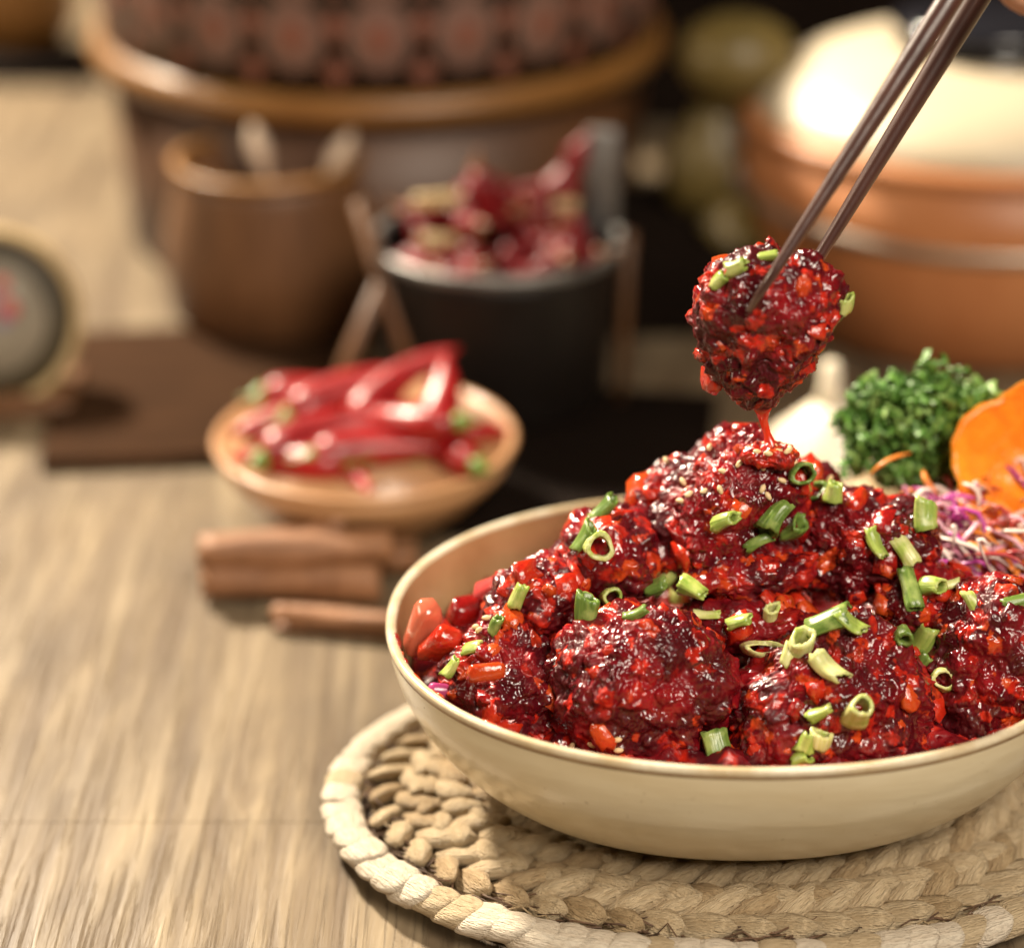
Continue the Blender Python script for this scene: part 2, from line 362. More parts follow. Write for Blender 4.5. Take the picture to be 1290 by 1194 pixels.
# dark fibre base with loose strands in the gap
v, f = lathe([(0.2, 0.15), (11.6, 0.15), (11.8, 0.5), (11.4, 0.75), (0.2, 0.75)], 96, fn=lambda r, a: (r * math.cos(a), r * math.sin(a) * ((r - 3.7) / r if r > 5 else 0.5)))
mk('fibre_base', v, f, M['fibre'], trivet)
rng = random.Random(4); mb = MB()
for i in range(620):
    t = rng.uniform(0, 2 * math.pi); aa = rng.uniform(11.0, 12.0)
    p0 = ell(aa, aa - 3.7, t); L = rng.uniform(0.05, 0.16); z = rng.uniform(0.75, 1.15)
    p1 = ell(aa + rng.uniform(-.35, .35), aa - 3.7 + rng.uniform(-.35, .35), t + L * 0.5); p2 = ell(aa + rng.uniform(-.5, .5), aa - 3.7 + rng.uniform(-.5, .5), t + L)
    p0.z = z; p1.z = z + rng.uniform(0, .25); p2.z = z + rng.uniform(-.1, .2)
    mb.add(*tube([p0, p1, p2], rng.uniform(.02, .045), 4), rng.choice([0, 0, 1]))
o = mb.build('loose_fibre', [M['fibre'], M['straw_dark']], trivet); o['kind'] = 'stuff'
# strand mesh variants: folded, pointed straw lumps
def strand_mesh(L, Wd, T, seed, m, fold=0.35):
    rn = random.Random(seed); nu, nv = 11, 8; v = []; f = []
    for i in range(nu + 1):
        s = -1 + 2 * i / nu
        w = max(0.03, (1 - abs(s) ** 1.9)) ** 0.70; h = max(0.05, 1 - abs(s) ** 2.2) ** 0.6
        tw = 0.25 * s + rn.uniform(-.05, .05)
        for j in range(nv):
            a = 2 * math.pi * j / nv
            y = math.cos(a) * w * Wd / 2 * (1 + rn.uniform(-.06, .06)); z = math.sin(a) * h * T / 2 * (1 + rn.uniform(-.08, .08))
            if z > 0: z += fold * T * 0.25 * max(0, math.cos(a * 2 + 2)) * h
            y += 0.10 * Wd * (s * s)
            v.append((s * L / 2, y * math.cos(tw) - z * math.sin(tw), y * math.sin(tw) + z * math.cos(tw)))
    for i in range(nu):
        for j in range(nv):
            j2 = (j + 1) % nv; f.append((i * nv + j, (i + 1) * nv + j, (i + 1) * nv + j2, i * nv + j2))
    f.append(tuple(range(nv))); f.append(tuple(nu * nv + j for j in range(nv - 1, -1, -1)))
    o = mk('strand', v, f, m, trivet); me = o.data; bpy.data.objects.remove(o)
    return me
strands = {}
mats3 = [M['straw'], M['straw_dark'], M['straw'], M['straw']]
def get_strands(L, Wd, T, pale=False):
    return [strand_mesh(L * (1 + .06 * (k - 2)), Wd, T, k, (mats3[k % 4] if not pale else [M['straw_pale'], M['straw_pale'], M['straw'], M['straw_pale']][k % 4])) for k in range(5)]
hidden = MB(); cnt = 0
bands = [(10.45, 0.86, 1.75, 1.12), (9.20, 0.70, 1.5, 1.40), (8.15, 0.60, 1.3, 1.55), (7.30, 0.5, 1.1, 1.60), (6.6, 0.45, 1.0, 1.6)]   # a, row offset, strand length, z
for bi, (a, off, L, z) in enumerate(bands):
    ms = get_strands(L * 1.40, off * 1.36, 0.66)
    for row in (-1, 1):
        ar = a + row * off * 0.5; br = ar - 3.7
        n = int(ell_points(ar, br, 10)[1] / (L * 0.66))
        ts, per = ell_points(ar, br, n)
        for i, t in enumerate(ts):
            t = t + (0.5 * per / n / ar if row > 0 else 0)
            p = ell(ar, br, t)
            tg = Vector((-ar * math.sin(t), br * math.cos(t), 0)).normalized(); outn = Vector((tg.y, -tg.x, 0))
            q = R(29 + rng.uniform(-7, 7)) * row
            lx = (tg * math.cos(q) + outn * math.sin(q))
            roll = -0.30 * row - (0.30 if bi == 0 and row > 0 else 0)
            up = Vector((0, 0, 1)) * math.cos(roll) - outn * math.sin(roll)
            lx = (lx + Vector((0, 0, .30))).normalized()
            ly = up.cross(lx).normalized(); lz = lx.cross(ly)
            Mx = Matrix((lx, ly, lz)).transposed().to_4x4()
            zz = z + rng.uniform(-.05, .05) - (0.22 if row > 0 else 0)
            Mx = Matrix.Translation(Vector((p.x, p.y, zz)) * CM) @ Mx @ Matrix.Diagonal((rng.uniform(.92, 1.1), rng.uniform(.9, 1.12), rng.uniform(.85, 1.2), 1))
            me = ms[rng.randrange(5)]
            front = (math.sin(t) < 0.28) and (bi < 4)
            if front and cnt < 296:
                inst(me, 'strand', trivet, Mx); cnt += 1
            else:
                hidden.add([Mx @ vv.co / CM for vv in me.vertices], [tuple(pp.vertices) for pp in me.polygons], rng.randrange(3))
o = hidden.build('inner_strands', mats3[:3], trivet); o['kind'] = 'stuff'
# rope rim wrapped with overlapping pale strips
A0, B0 = 12.35, 8.65
pts = [ell(A0, B0, 2 * math.pi * i / 96) + Vector((0, 0, 0.95)) for i in range(97)]
mk('rim_core', *tube(pts, 0.40, 8, cap=False), M['straw_dark'], trivet)
def wrap_mesh(seed):
    rn = random.Random(seed); v = []; f = []; nu, nv = 7, 18
    ph = [rn.uniform(0, 6.28) for _ in range(4)]
    for i in range(nu + 1):
        s = -1 + 2 * i / nu
        for j in range(nv):
            a = 2 * math.pi * j / nv
            r = 0.46 * (0.88 + 0.20 * (1 - s * s) ** 0.5) + .025 * math.sin(2 * a + ph[0]) + .018 * math.sin(3 * a + 4 * s + ph[1])
            x = s * 0.52 + 0.34 * math.sin(a) + 0.05 * math.sin(2 * a + ph[2])
            v.append((x, math.cos(a) * r * 1.22, math.sin(a) * r * 0.95))
    for i in range(nu):
        for j in range(nv):
            j2 = (j + 1) % nv; f.append((i * nv + j, (i + 1) * nv + j, (i + 1) * nv + j2, i * nv + j2))
    f.append(tuple(range(nv))); f.append(tuple(nu * nv + j for j in range(nv - 1, -1, -1)))
    o = mk('wrap', v, f, [M['straw_pale'], M['straw_pale'], M['straw'], M['straw_pale']][seed % 4], trivet); me = o.data; bpy.data.objects.remove(o); return me
wm = [wrap_mesh(k) for k in range(6)]
ts, per = ell_points(A0, B0, 78)
for i, t in enumerate(ts):
    p = ell(A0, B0, t); tg = Vector((-A0 * math.sin(t), B0 * math.cos(t), rng.uniform(-.05, .05))).normalized()
    ly = Vector((0, 0, 1)).cross(tg).normalized(); lz = tg.cross(ly)
    Mx = Matrix.Translation(Vector((p.x, p.y, 0.98 + rng.uniform(-.04, .04))) * CM) @ Matrix((tg, ly, lz)).transposed().to_4x4() @ Matrix.Diagonal((1.05, rng.uniform(.92, 1.12), rng.uniform(.92, 1.1), 1))
    inst(wm[rng.randrange(6)], 'wrap', trivet, Mx)

# ------------------------------------------------------------------ cream bowl
BZ = 1.95; RZ = 7.5
def sup(sx, sy, e=2.12):
    def fn(r, a):
        c, s = math.cos(a), math.sin(a); k = (abs(c) ** e + abs(s) ** e) ** (-1 / e)
        return (r * sx * c * k, r * sy * s * k)
    return fn
def bowl_prof(lst):                       # list of (half length, half depth, z)
    v = []; n = 128
    for (ax, ay, z) in lst:
        for i in range(n):
            a = 2 * math.pi * i / n; x, y = sup(ax, ay)(1, a); v.append((x, y, z))
    f = [(j * n + i, j * n + (i + 1) % n, (j + 1) * n + (i + 1) % n, (j + 1) * n + i) for j in range(len(lst) - 1) for i in range(n)]
    return v, f, n
bowl = empty('serving_bowl', (TX, TY, BZ)); tag(bowl, 'shallow oval cream stoneware bowl filled with glazed red chicken', 'bowl')
out = []
for k in range(15):
    s = k / 14; ax = 7.0 + (10.72 - 7.0) * math.sin(s * math.pi / 2 * .92) / math.sin(math.pi / 2 * .92)
    ay = 5.2 + (8.85 - 5.2) * math.sin(s * math.pi / 2 * .92) / math.sin(math.pi / 2 * .92)
    out.append((ax, ay, 0.15 + (5.2 - 0.15) * s ** 1.25))
v, f, n = bowl_prof([(6.6, 4.8, 0.0)] + out)
f.append(tuple(range(n - 1, -1, -1)))
mk('outer_wall', v, f, M['glaze'], bowl)
v, f, n = bowl_prof([(10.72, 8.85, 5.2), (10.76, 8.89, 5.26), (10.77, 8.90, 5.34)])
mk('rim_line', v, f, M['rim_line'], bowl)
v, f, n = bowl_prof([(10.77, 8.90, 5.34), (10.80, 8.93, 5.42), (10.78, 8.91, 5.52), (10.70, 8.83, 5.57), (10.58, 8.71, 5.55), (10.48, 8.61, 5.46)])
mk('rim', v, f, M['glaze_rim'], bowl)
inn = [(10.48, 8.61, 5.46), (10.42, 8.55, 5.3)]
for k in range(1, 12):
    s = k / 11; inn.append((10.42 - 4.0 * s ** 1.8, 8.55 - 4.0 * s ** 1.8, 5.3 - 4.8 * s ** 0.75))
v, f, n = bowl_prof(inn); f.append(tuple((len(inn) - 1) * n + i for i in range(n)))
mk('inner_wall', v, f, M['glaze_in'], bowl)

# ------------------------------------------------------------------ glazed chicken
bm = bmesh.new(); bmesh.ops.create_icosphere(bm, subdivisions=7, radius=1.0)
ICO_V = np.array([q.co[:] for q in bm.verts]); ICO_F = np.array([[q.index for q in p.verts] for p in bm.faces], dtype=np.int32); bm.free()
bm = bmesh.new(); bmesh.ops.create_icosphere(bm, subdivisions=6, radius=1.0)
ICO6_V = np.array([q.co[:] for q in bm.verts]); ICO6_F = np.array([[q.index for q in p.verts] for p in bm.faces], dtype=np.int32); bm.free()
def fast_mesh(name, V, F, C):
    me = bpy.data.meshes.new(name); nF = len(F)
    me.vertices.add(len(V)); me.vertices.foreach_set('co', (V * CM).astype(np.float32).ravel())
    me.loops.add(nF * 3); me.loops.foreach_set('vertex_index', F.ravel().astype(np.int32))
    me.polygons.add(nF); me.polygons.foreach_set('loop_start', np.arange(0, nF * 3, 3, dtype=np.int32))
    me.polygons.foreach_set('use_smooth', np.ones(nF, dtype=bool))
    me.update(calc_edges=True)
    a = me.color_attributes.new('Col', 'FLOAT_COLOR', 'POINT')
    a.data.foreach_set('color', np.concatenate([C, np.ones((len(C), 1))], 1).astype(np.float32).ravel())
    me.materials.append(M['sauce'])
    return me
DARK = np.array([0.062, 0.0022, 0.005]); MID = np.array([0.26, 0.006, 0.010]); HOT = np.array([0.46, 0.018, 0.007]); ORA = np.array([0.52, 0.062, 0.010])
def sauce_colour(P, s, hot=0.2):
    g = fbm(P * 0.9, s + 40, 3) * 0.5 + 0.5
    _, _, cid = worley(P * 2.6 + 0.3 * np.stack([vnoise(P * 3, s + k) for k in range(3)], 1), s + 70)
    n = fbm(P * 5, s + 90, 3) * 0.5 + 0.5
    t = np.clip((g - 0.42) * 2.6 + (n - 0.5) * 0.8, 0, 1)[:, None]
    C = DARK * (1 - t) + MID * t
    m1 = np.clip((cid - (1 - hot)) * 20, 0, 1)[:, None] * np.clip(n * 2 - 0.3, 0, 1)[:, None]
    C = C * (1 - m1) + HOT * m1
    m2 = np.clip((cid - (1 - hot * 0.3)) * 30, 0, 1)[:, None] * np.clip(n * 2 - 0.3, 0, 1)[:, None]
    return C * (1 - m2) + ORA * m2
def chunk(label, c, rad, seed, rot=(0, 0, 0), lump=0.16, hot=0.2, big=True, shape=None, name='chicken_piece'):
    Vn = (ICO_V if big else ICO6_V); F = ICO_F if big else ICO6_F
    rad = np.array(rad, float); P = Vn * rad
    q = P + seed * 7.7
    r = 1 + lump * fbm(q * 0.42, seed, 2) * 1.8
    P = P * r[:, None]
    if shape is not None: P = shape(P)
    nrm = Vn / rad; nrm /= np.linalg.norm(nrm, axis=1)[:, None]
    q = P + seed * 3.1
    wq = q + 0.22 * np.stack([vnoise(q * 1.6, seed + 20 + k) for k in range(3)], 1)
    f1, f2, _ = worley(wq * 1.15, seed)
    d = 0.42 * (0.55 - f1)
    f1, f2, _ = worley(wq * 2.6, seed + 5)
    msk = np.clip(0.55 + 0.9 * vnoise(q * 0.7, seed + 33), 0.12, 1)
    wz = wq + 0.30 * np.stack([vnoise(q * 2.7, seed + 50 + k) for k in range(3)], 1)
    d = d + 0.055 * (0.5 - f1) * msk + 0.30 * (np.abs(fbm(wz * 1.5, seed + 12, 5)) - .2) + 0.16 * (0.25 - np.abs(fbm(wz * 2.3, seed + 13, 4)))
    f1, f2, _ = worley(q * 6.0, seed + 6)
    d = d + 0.03 * (0.5 - f1) * msk + 0.085 * fbm(q * 2.6, seed + 8, 4) - 0.035 * np.abs(vnoise(wq * 6.0, seed + 15))
    P = P + nrm * d[:, None]
    C = sauce_colour(P + seed * 5.3, seed, hot)
    E = np.array(Euler(rot).to_matrix()); P = P @ E.T
    zb = P[:, 2].min()
    me = fast_mesh(name, P - np.array([0, 0, zb]), F, C)
    o = bpy.data.objects.new(name, me); col.objects.link(o); o.location = (Vector(c) + Vector((0, 0, zb))) * CM
    tag(o, label, 'chicken piece', 'glazed chicken pieces')
    return o
def wedge(P):
    P = P.copy(); t = np.clip((P[:, 2] + 1.0) / 4.0, 0, 1); P[:, 0] *= (1 - 0.45 * t); P[:, 1] *= (1 - 0.35 * t); P[:, 0] += 0.1 * P[:, 2]; return P
def peak(P):
    P = P.copy(); t = np.clip(P[:, 2] / 2.6, 0, 1.2); P[:, 0] += .55 * t - .25 * t * P[:, 0]; P[:, 2] += .25 * t; return P
def heart(P):
    P = P.copy(); t = np.clip((1.4 - P[:, 2]) / 3.9, 0, 1) ** 1.25; P[:, 0] = P[:, 0] * (1 - 0.62 * t) - 0.12 * t; P[:, 1] *= (1 - 0.5 * t)
    P[:, 2] -= 0.55 * t; return P
def dome(P):
    P = P.copy(); t = np.clip(P[:, 2] / 3.0, 0, 1); P[:, 0] *= (1 - 0.18 * t); return P
pieces = []
def pc(px, py, Y, *a, **k):
    o = chunk(a[0], aty(px, py, Y), *a[1:], **k); pieces.append(o); return o
pc(812, 862, -23.9, 'rounded dark red chicken piece at the front left of the bowl', (2.75, 2.2, 2.45), 3, lump=0.10, hot=0.12, shape=dome)
pc(642, 860, -22.8, 'chicken piece by the left rim beside the raw pepper chunks', (2.0, 1.9, 2.0), 5, hot=0.30)
pc(1045, 880, -24.0, 'peaked chicken piece at the front under the pale scallion tubes', (3.3, 2.5, 3.0), 8, hot=0.26, shape=wedge)
pc(1252, 858, -22.6, 'chicken piece against the right rim below the salad', (2.5, 2.3, 2.9), 11, hot=0.28)
pc(912, 655, -19.0, 'large chicken piece on the summit of the heap', (2.7, 2.4, 2.6), 14, lump=0.12, hot=0.16, shape=peak)
pc(1078, 686, -19.5, 'chicken piece at the upper right of the heap next to the shredded salad', (2.25, 2.0, 1.9), 17, hot=0.22)
pc(770, 700, -19.6, 'chicken piece at the upper left of the heap over the brown inner wall', (1.8, 1.9, 1.7), 21, hot=0.26, big=False)
pc(680, 758, -21.0, 'small chicken piece low on the left behind the front pieces', (1.7, 1.5, 1.35), 24, hot=0.28, big=False)
pc(1292, 792, -19.8, 'chicken piece at the right edge beneath the shredded cabbage', (2.0, 1.9, 1.6), 27, hot=0.28, big=False)
pc(838, 622, -17.8, 'chicken piece at the back left of the summit', (1.25, 1.2, 1.0), 29, hot=0.16, big=False)
pc(1005, 632, -17.6, 'chicken piece at the back of the summit sprinkled with sesame', (1.6, 1.3, 1.15), 31, hot=0.10, big=False)
pc(925, 715, -20.6, 'bright red chicken piece jutting out under the summit', (2.3, 1.3, 0.75), 34, hot=0.55, big=False)
pc(1170, 760, -21.2, 'chicken piece in the gap between the right hand pieces', (1.5, 1.4, 1.1), 37, hot=0.25, big=False)
pc(950, 778, -21.6, 'dark chicken piece sunk in the middle gap beneath the summit', (1.9, 1.3, .75), 43, hot=0.08, big=False)  # filler piece in dark sauce, added to deepen the shadow in the gap
lift = pc(968, 412, -20.2, 'heart shaped chicken piece lifted in the chopsticks above the bowl', (2.3, 1.95, 2.12), 40, hot=0.26, lump=0.17, shape=heart)
# sauce bed
ng = 150; gx, gy = np.meshgrid(np.linspace(-1, 1, ng), np.linspace(-1, 1, ng)); 
rr = np.hypot(gx, gy); m = np.maximum(np.abs(gx), np.abs(gy)); k = np.where(rr > 0, m / np.maximum(rr, 1e-6), 1)
X = gx * k * 10.0; Y = gy * k * 8.15; P = np.stack([X.ravel(), Y.ravel(), np.zeros(ng * ng)], 1)
f1, _, _ = worley(P * 0.9, 61); f2, _, _ = worley(P * 2.4, 62)
P[:, 2] = 0.8 * (0.5 - f1) + 0.3 * (0.5 - f2) + 0.25 * fbm(P * 0.8, 63) + 0.1 - 0.5 * np.clip(((gx * k) ** 2 + (gy * k) ** 2).ravel() - 0.75, 0, 1)
I = np.arange(ng * ng).reshape(ng, ng)
F = np.concatenate([np.stack([I[:-1, :-1], I[:-1, 1:], I[1:, 1:]], -1).reshape(-1, 3), np.stack([I[:-1, :-1], I[1:, 1:], I[1:, :-1]], -1).reshape(-1, 3)])
me = fast_mesh('sauce', P, F, sauce_colour(P + 9, 66, 0.3))
bed = bpy.data.objects.new('sauce', me); col.objects.link(bed); bed.location = (TX * CM, TY * CM, 5.95 * CM)
tag(bed, 'lumpy dark red sauce lying in the bowl between the chicken pieces', 'sauce', kind='stuff')

# sauce smeared on the inside of the rim
mb = MB(); rng = random.Random(9)
for i in range(34):
    a = rng.uniform(math.pi * 1.02, math.pi * 1.95); w = rng.uniform(.08, .34)
    x, y = sup(10.50 - TX * 0, 8.63)(1, a); x2, y2 = sup(10.50, 8.63)(1, a + .02); tdir = Vector((x2 - x, y2 - y, 0)).normalized(); o_ = Vector((tdir.y, -tdir.x, 0))
    v, f = lathe([(.01, .035), (w * .6, .03), (w, 0), (w * .8, -.03)], 10, 1.0, rng.uniform(.3, .6))
    c = Vector((x, y, 5.49 - rng.uniform(0, .12))) - o_ * rng.uniform(0, .05)
    n_ = (Vector((0, 0, .75)) - o_ * .65).normalized(); ly = n_.cross(tdir)
    mb.add([c + tdir * p[0] * (1 + .3 * math.sin(i)) + ly * p[1] + n_ * p[2] for p in v], f, i % 2)
o = mb.build('sauce_smears', [M['pep_dark'], M['pep_orange']], None, (TX, TY, BZ)); tag(o, 'small smears of red sauce on the inner rim of the cream bowl', 'sauce', kind='stuff')
# pepper bits stuck to every piece
def bit_mesh(seed, m):
    rn = random.Random(seed); bm = bmesh.new(); bmesh.ops.create_cube(bm, size=1)
    bmesh.ops.subdivide_edges(bm, edges=list(bm.edges), cuts=1, use_grid_fill=True)
    for q in bm.verts:
        q.co = q.co.normalized() * 0.24 + q.co * 0.52
        q.co += Vector([rn.uniform(-.13, .13) for _ in range(3)]); q.co.x *= 1.25; q.co.z *= 0.8
    bm.verts.index_update(); v = [q.co[:] for q in bm.verts]; f = [tuple(q.index for q in p.verts) for p in bm.faces]; bm.free()
    o = mk('pepper_bit', v, f, m); me = o.data; bpy.data.objects.remove(o); return me
bits = [bit_mesh(k, [M['pep_red'], M['pep_dark'], M['pep_red'], M['pep_orange']][k % 4]) for k in range(8)]
rng = random.Random(12)
for o in pieces:
    me = o.data; n = len(me.vertices); k = 0; tries = 0
    want = 30 if n > 50000 else 16
    while k < want and tries < 400:
        tries += 1; vtx = me.vertices[rng.randrange(n)]; nn = vtx.normal
        if nn.z < -0.2 or nn.y > 0.35: continue
        sc_ = rng.choice([rng.uniform(.28, .5), rng.uniform(.45, .85)])
        inst(bits[rng.randrange(8)], 'pepper_bit', o, frame((vtx.co - nn * .0013) / CM, nn + Vector([rng.uniform(-.3, .3) for _ in range(3)]), rng.uniform(0, 6.28), (sc_, sc_ * rng.uniform(.7, 1.1), sc_ * 0.75))); k += 1

# ------------------------------------------------------------------ loose pieces dropped on the heap (ray cast on to it)
bpy.context.view_layer.update()
dg = bpy.context.evaluated_depsgraph_get()
def hit(px, py):
    d = Vector(ray(px, py)).normalized()
    ok, loc, nrm, idx, ob, _ = sc.ray_cast(dg, Vector(CAM * CM), d)
    return (loc / CM, nrm, ob) if ok else (None, None, None)
def scallion_mesh(r, L, m, seed, flat=1.0, wall=0.66):
    rn = random.Random(seed); n = 20; v = []; f = []; sk0, sk1 = rn.uniform(-.45, .45), rn.uniform(-.45, .45)
    nz = 6; zs = [L * (i / nz - .5) for i in range(nz + 1)]
    rings = [(r, z) for z in zs] + [(r * (wall + 0.16), L / 2 + .012)] + [(r * wall, z) for z in reversed(zs)] + [(r * (wall + .16), -L / 2 - .012)]
    ph = rn.uniform(0, 6); bend = rn.uniform(-.10, .10); pinch = rn.uniform(-.22, .12); tp = rn.uniform(-.14, .14)
    rag = [rn.uniform(-.05, .05) for _ in range(n)]; rag2 = [rn.uniform(-.05, .05) for _ in range(n)]
    for (q, z) in rings:
        s_ = z / L * 2
        for i in range(n):
            a = 2 * math.pi * i / n; w = 1 + .08 * math.sin(3 * a + ph) + .07 * math.sin(2 * a + z * 4 + ph) + .025 * math.sin(7 * a + ph)
            fl = flat * (1 + pinch * s_); k = 1 + tp * s_
            x, y = q * math.cos(a) * w * k, q * math.sin(a) * w * fl * k
            e = max(0, abs(s_) - .5) * 2
            v.append((x, y + bend * L * s_ * s_, z + (sk0 if z < 0 else sk1) * x * abs(s_) + (rag[i] if z < 0 else rag2[i]) * e))
    k = len(rings)
    for j in range(k):
        for i in range(n):
            i2 = (i + 1) % n; j2 = (j + 1) % k; f.append((j * n + i, j * n + i2, j2 * n + i2, j2 * n + i))
    o = mk('scallion_slice', v, f, m); me = o.data; bpy.data.objects.remove(o); return me
SM = {}
def scm(kind, L, r, flat):
    key = (kind, len(SM), round(L, 2), round(r, 2), flat)
    if key not in SM: SM[key] = scallion_mesh(r, L, M['scallion_' + kind], len(SM), flat, 0.58 if r < .3 else .68)
    return SM[key]
# px, py, colour, length, radius, flat, screen angle (deg), tilt towards the eye (0 = lying side on, 1 = end on), label
SL = [
 (952, 572, 'a', .62, .17, .9, 0, .1, 'light green scallion slice lying just below the drip at the top of the heap'),
 (1011, 598, 'b', .45, .34, .8, 20, .8, 'dark green scallion ring seen end on near the top of the heap'),
 (1025, 616, 'b', .40, .30, .8, 70, .6, 'dark green scallion curl tucked behind the yellow slice at the top'),
 (1050, 623, 'a', .62, .27, .8, 80, .35, 'bright yellow green scallion slice at the upper right of the summit'),
 (971, 650, 'b', .95, .36, .7, 45, .1, 'wide flat green scallion piece in the middle of the summit'),
 (999, 665, 'b', .70, .30, .7, 35, .4, 'shaded dark scallion piece right beside the wide flat green one'),
 (912, 655, 'a', .70, .24, .8, 20, .5, 'green scallion tube left of the wide flat piece on the summit'),
 (952, 681, 'b', .85, .16, .8, 15, .2, 'thin dark scallion curl under the wide flat piece'),
 (1164, 648, 'a', .85, .30, .7, 85, .15, 'green scallion piece at the right end of the upper heap by the salad'),
 (1104, 687, 'a', .95, .21, .7, -62, .1, 'leaning light green scallion strip on the upper right chicken piece'),
 (1139, 695, 'c', .95, .25, .7, -52, .25, 'pale scallion tube leaning beside the light green strip'),
 (1148, 745, 'b', 1.35, .22, .8, -75, .35, 'long green scallion tube standing in the gap right of the heap'),
 (1173, 741, 'a', .65, .25, .9, 10, .5, 'yellow green scallion chunk next to the long standing tube'),
 (1196, 736, 'c', .60, .13, .9, 10, .1, 'small pale scallion stick right of the yellow green chunk'),
 (1228, 718, 'a', .80, .14, .9, 30, .1, 'thin light green scallion stick under the shredded cabbage'),
 (1226, 760, 'c', .75, .16, .9, -65, .1, 'slim pale scallion stick on the right hand chicken piece'),
 (1278, 757, 'b', .90, .20, .8, 10, .1, 'green scallion stick at the right edge of the picture'),
 (972, 776, 'c', .50, .20, .9, 85, .4, 'short pale scallion plug in the dark gap at the middle'),
 (932, 783, 'a', .75, .20, .6, 10, .3, 'flat yellow green scallion scrap left of the short pale plug'),
 (1044, 782, 'b', 1.25, .36, .7, 20, .15, 'largest green scallion piece on the ridge of the front middle chicken'),
 (1072, 786, 'a', .80, .28, .5, -35, .3, 'flat green scallion leaf behind the largest piece'),
 (1014, 812, 'c', .85, .33, .85, 75, .55, 'plump yellow scallion tube standing at the front middle'),
 (961, 819, 'c', .14, .50, .35, 5, .9, 'thin oval scallion ring hanging over the dark gap'),
 (993, 826, 'c', .62, .15, .9, 80, .1, 'small pale scallion stick left under the plump yellow tube'),
 (1044, 845, 'c', 1.05, .32, .6, -50, .1, 'flat pale green scallion piece on the front middle chicken'),
 (1133, 797, 'b', .55, .23, .8, -60, .6, 'dark green scallion ring right of the front middle ridge'),
 (1165, 803, 'a', .90, .36, .7, 60, .3, 'yellow green scallion piece above the dark hollow at the right'),
 (1160, 828, 'b', .60, .30, .7, 70, .2, 'shaded scallion piece sunk in the hollow at the right'),
 (1189, 859, 'c', .35, .32, .9, 0, .92, 'tan scallion ring showing its round hole on the right hand chicken'),
 (1080, 899, 'c', .95, .32, .95, 60, .65, 'pale hollow scallion tube pointing up at the front of the bowl'),
 (1033, 898, 'a', .70, .20, .7, 25, .4, 'green scallion slice over an orange bit near the front rim'),
 (1013, 935, 'a', .60, .27, .8, 60, .4, 'green scallion slice left of the pair by the front rim'),
 (1033, 933, 'c', .55, .27, .8, 75, .5, 'pale half of the scallion pair by the front rim'),
 (1008, 953, 'a', .55, .24, .8, 20, .4, 'scallion slice lowest of all touching the front rim'),
 (905, 944, 'b', .95, .34, .5, -80, .1, 'dull olive scallion leaf lying in sauce by the front rim'),
 (760, 646, 'b', .90, .26, .7, 55, .2, 'green scallion piece at the top left edge of the heap'),
 (737, 682, 'b', .90, .24, .7, 65, .2, 'olive scallion piece leaning on the brown inner wall'),
 (758, 690, 'c', .40, .38, .9, 0, .9, 'large pale scallion ring facing the eye at the upper left'),
 (769, 749, 'a', .40, .27, .9, 0, .8, 'round light green scallion slice below the large pale ring'),
 (655, 752, 'a', .75, .24, .7, 65, .2, 'light green scallion piece at the far left of the heap'),
 (739, 775, 'b', .95, .28, .7, 85, .2, 'dark green scallion piece upright between the left pieces'),
 (799, 775, 'b', .70, .16, .8, 25, .3, 'thin dark scallion curl on top of the rounded front piece'),
 (838, 727, 'a', 1.15, .25, .7, 40, .1, 'long slanting green scallion piece over the rounded front piece'),
 (822, 737, 'b', .70, .24, .6, 15, .2, 'darker scallion piece under the long slanting one'),
 (858, 753, 'a', .95, .29, .9, 85, .35, 'bright green scallion tube standing on the rounded front piece'),
 (876, 741, 'a', .85, .25, .8, -25, .35, 'green scallion tube leaning right of the standing one'),
 (891, 776, 'c', .80, .15, .5, -8, .2, 'flat pale scallion sliver at the right shoulder of the rounded front piece'),
 (622, 790, 'b', .55, .22, .7, 60, .3, 'dark scallion scrap behind the left chicken piece'),
 (600, 815, 'a', .60, .22, .7, 10, .4, 'light green scallion slice beside the tomato wedge'),
 (570, 842, 'a', .65, .18, .7, 60, .3, 'pale green scallion sliver by the left rim'),
 (908, 356, 'a', .50, .20, .8, 45, .3, 'light green scallion slice on the upper left of the lifted piece'),
 (927, 342, 'a', .60, .24, .8, 30, .35, 'bigger light green scallion slice near the top of the lifted piece'),
 (967, 325, 'a', .50, .20, .7, 10, .3, 'scallion slice peeping over the top of the lifted piece'),
 (1064, 386, 'a', .50, .22, .8, 80, .4, 'scallion slice stuck to the right side of the lifted piece'),
]
todo = []
for (px, py, k, L, r, fl, ang, tl, lab) in SL:
    L *= 1.0; r *= 1.2; fl *= .98
    loc, nrm, ob = hit(px, py)
    if loc is None: continue
    todo.append((loc, nrm, px, py, k, L, r, fl, ang, tl, lab))
for (loc, nrm, px, py, k, L, r, fl, ang, tl, lab) in todo:
    view = (Vector(CAM) - loc).normalized()
    side = (Vector(RT) * math.cos(R(ang)) + Vector(UP) * math.sin(R(ang)))
    ax = (side * (1 - tl) + view * tl).normalized()
    n0 = nrm if nrm.dot(view) > 0.2 else view
    ax = (ax - n0 * ax.dot(n0) * 0.5 * (1 - tl)).normalized()
    p = loc + n0.lerp(view, .3) * (r * 0.38 * fl + tl * L * 0.26)
    q = ax.to_track_quat('Z', 'Y')
    o = inst(scm(k, L, r, fl), 'scallion_slice', None, Matrix.Translation(p * CM) @ q.to_matrix().to_4x4() @ Matrix.Rotation(rng.uniform(-.4, .4), 4, 'Z'))
    tag(o, lab, 'scallion', 'scallion slices sprinkled on the chicken')

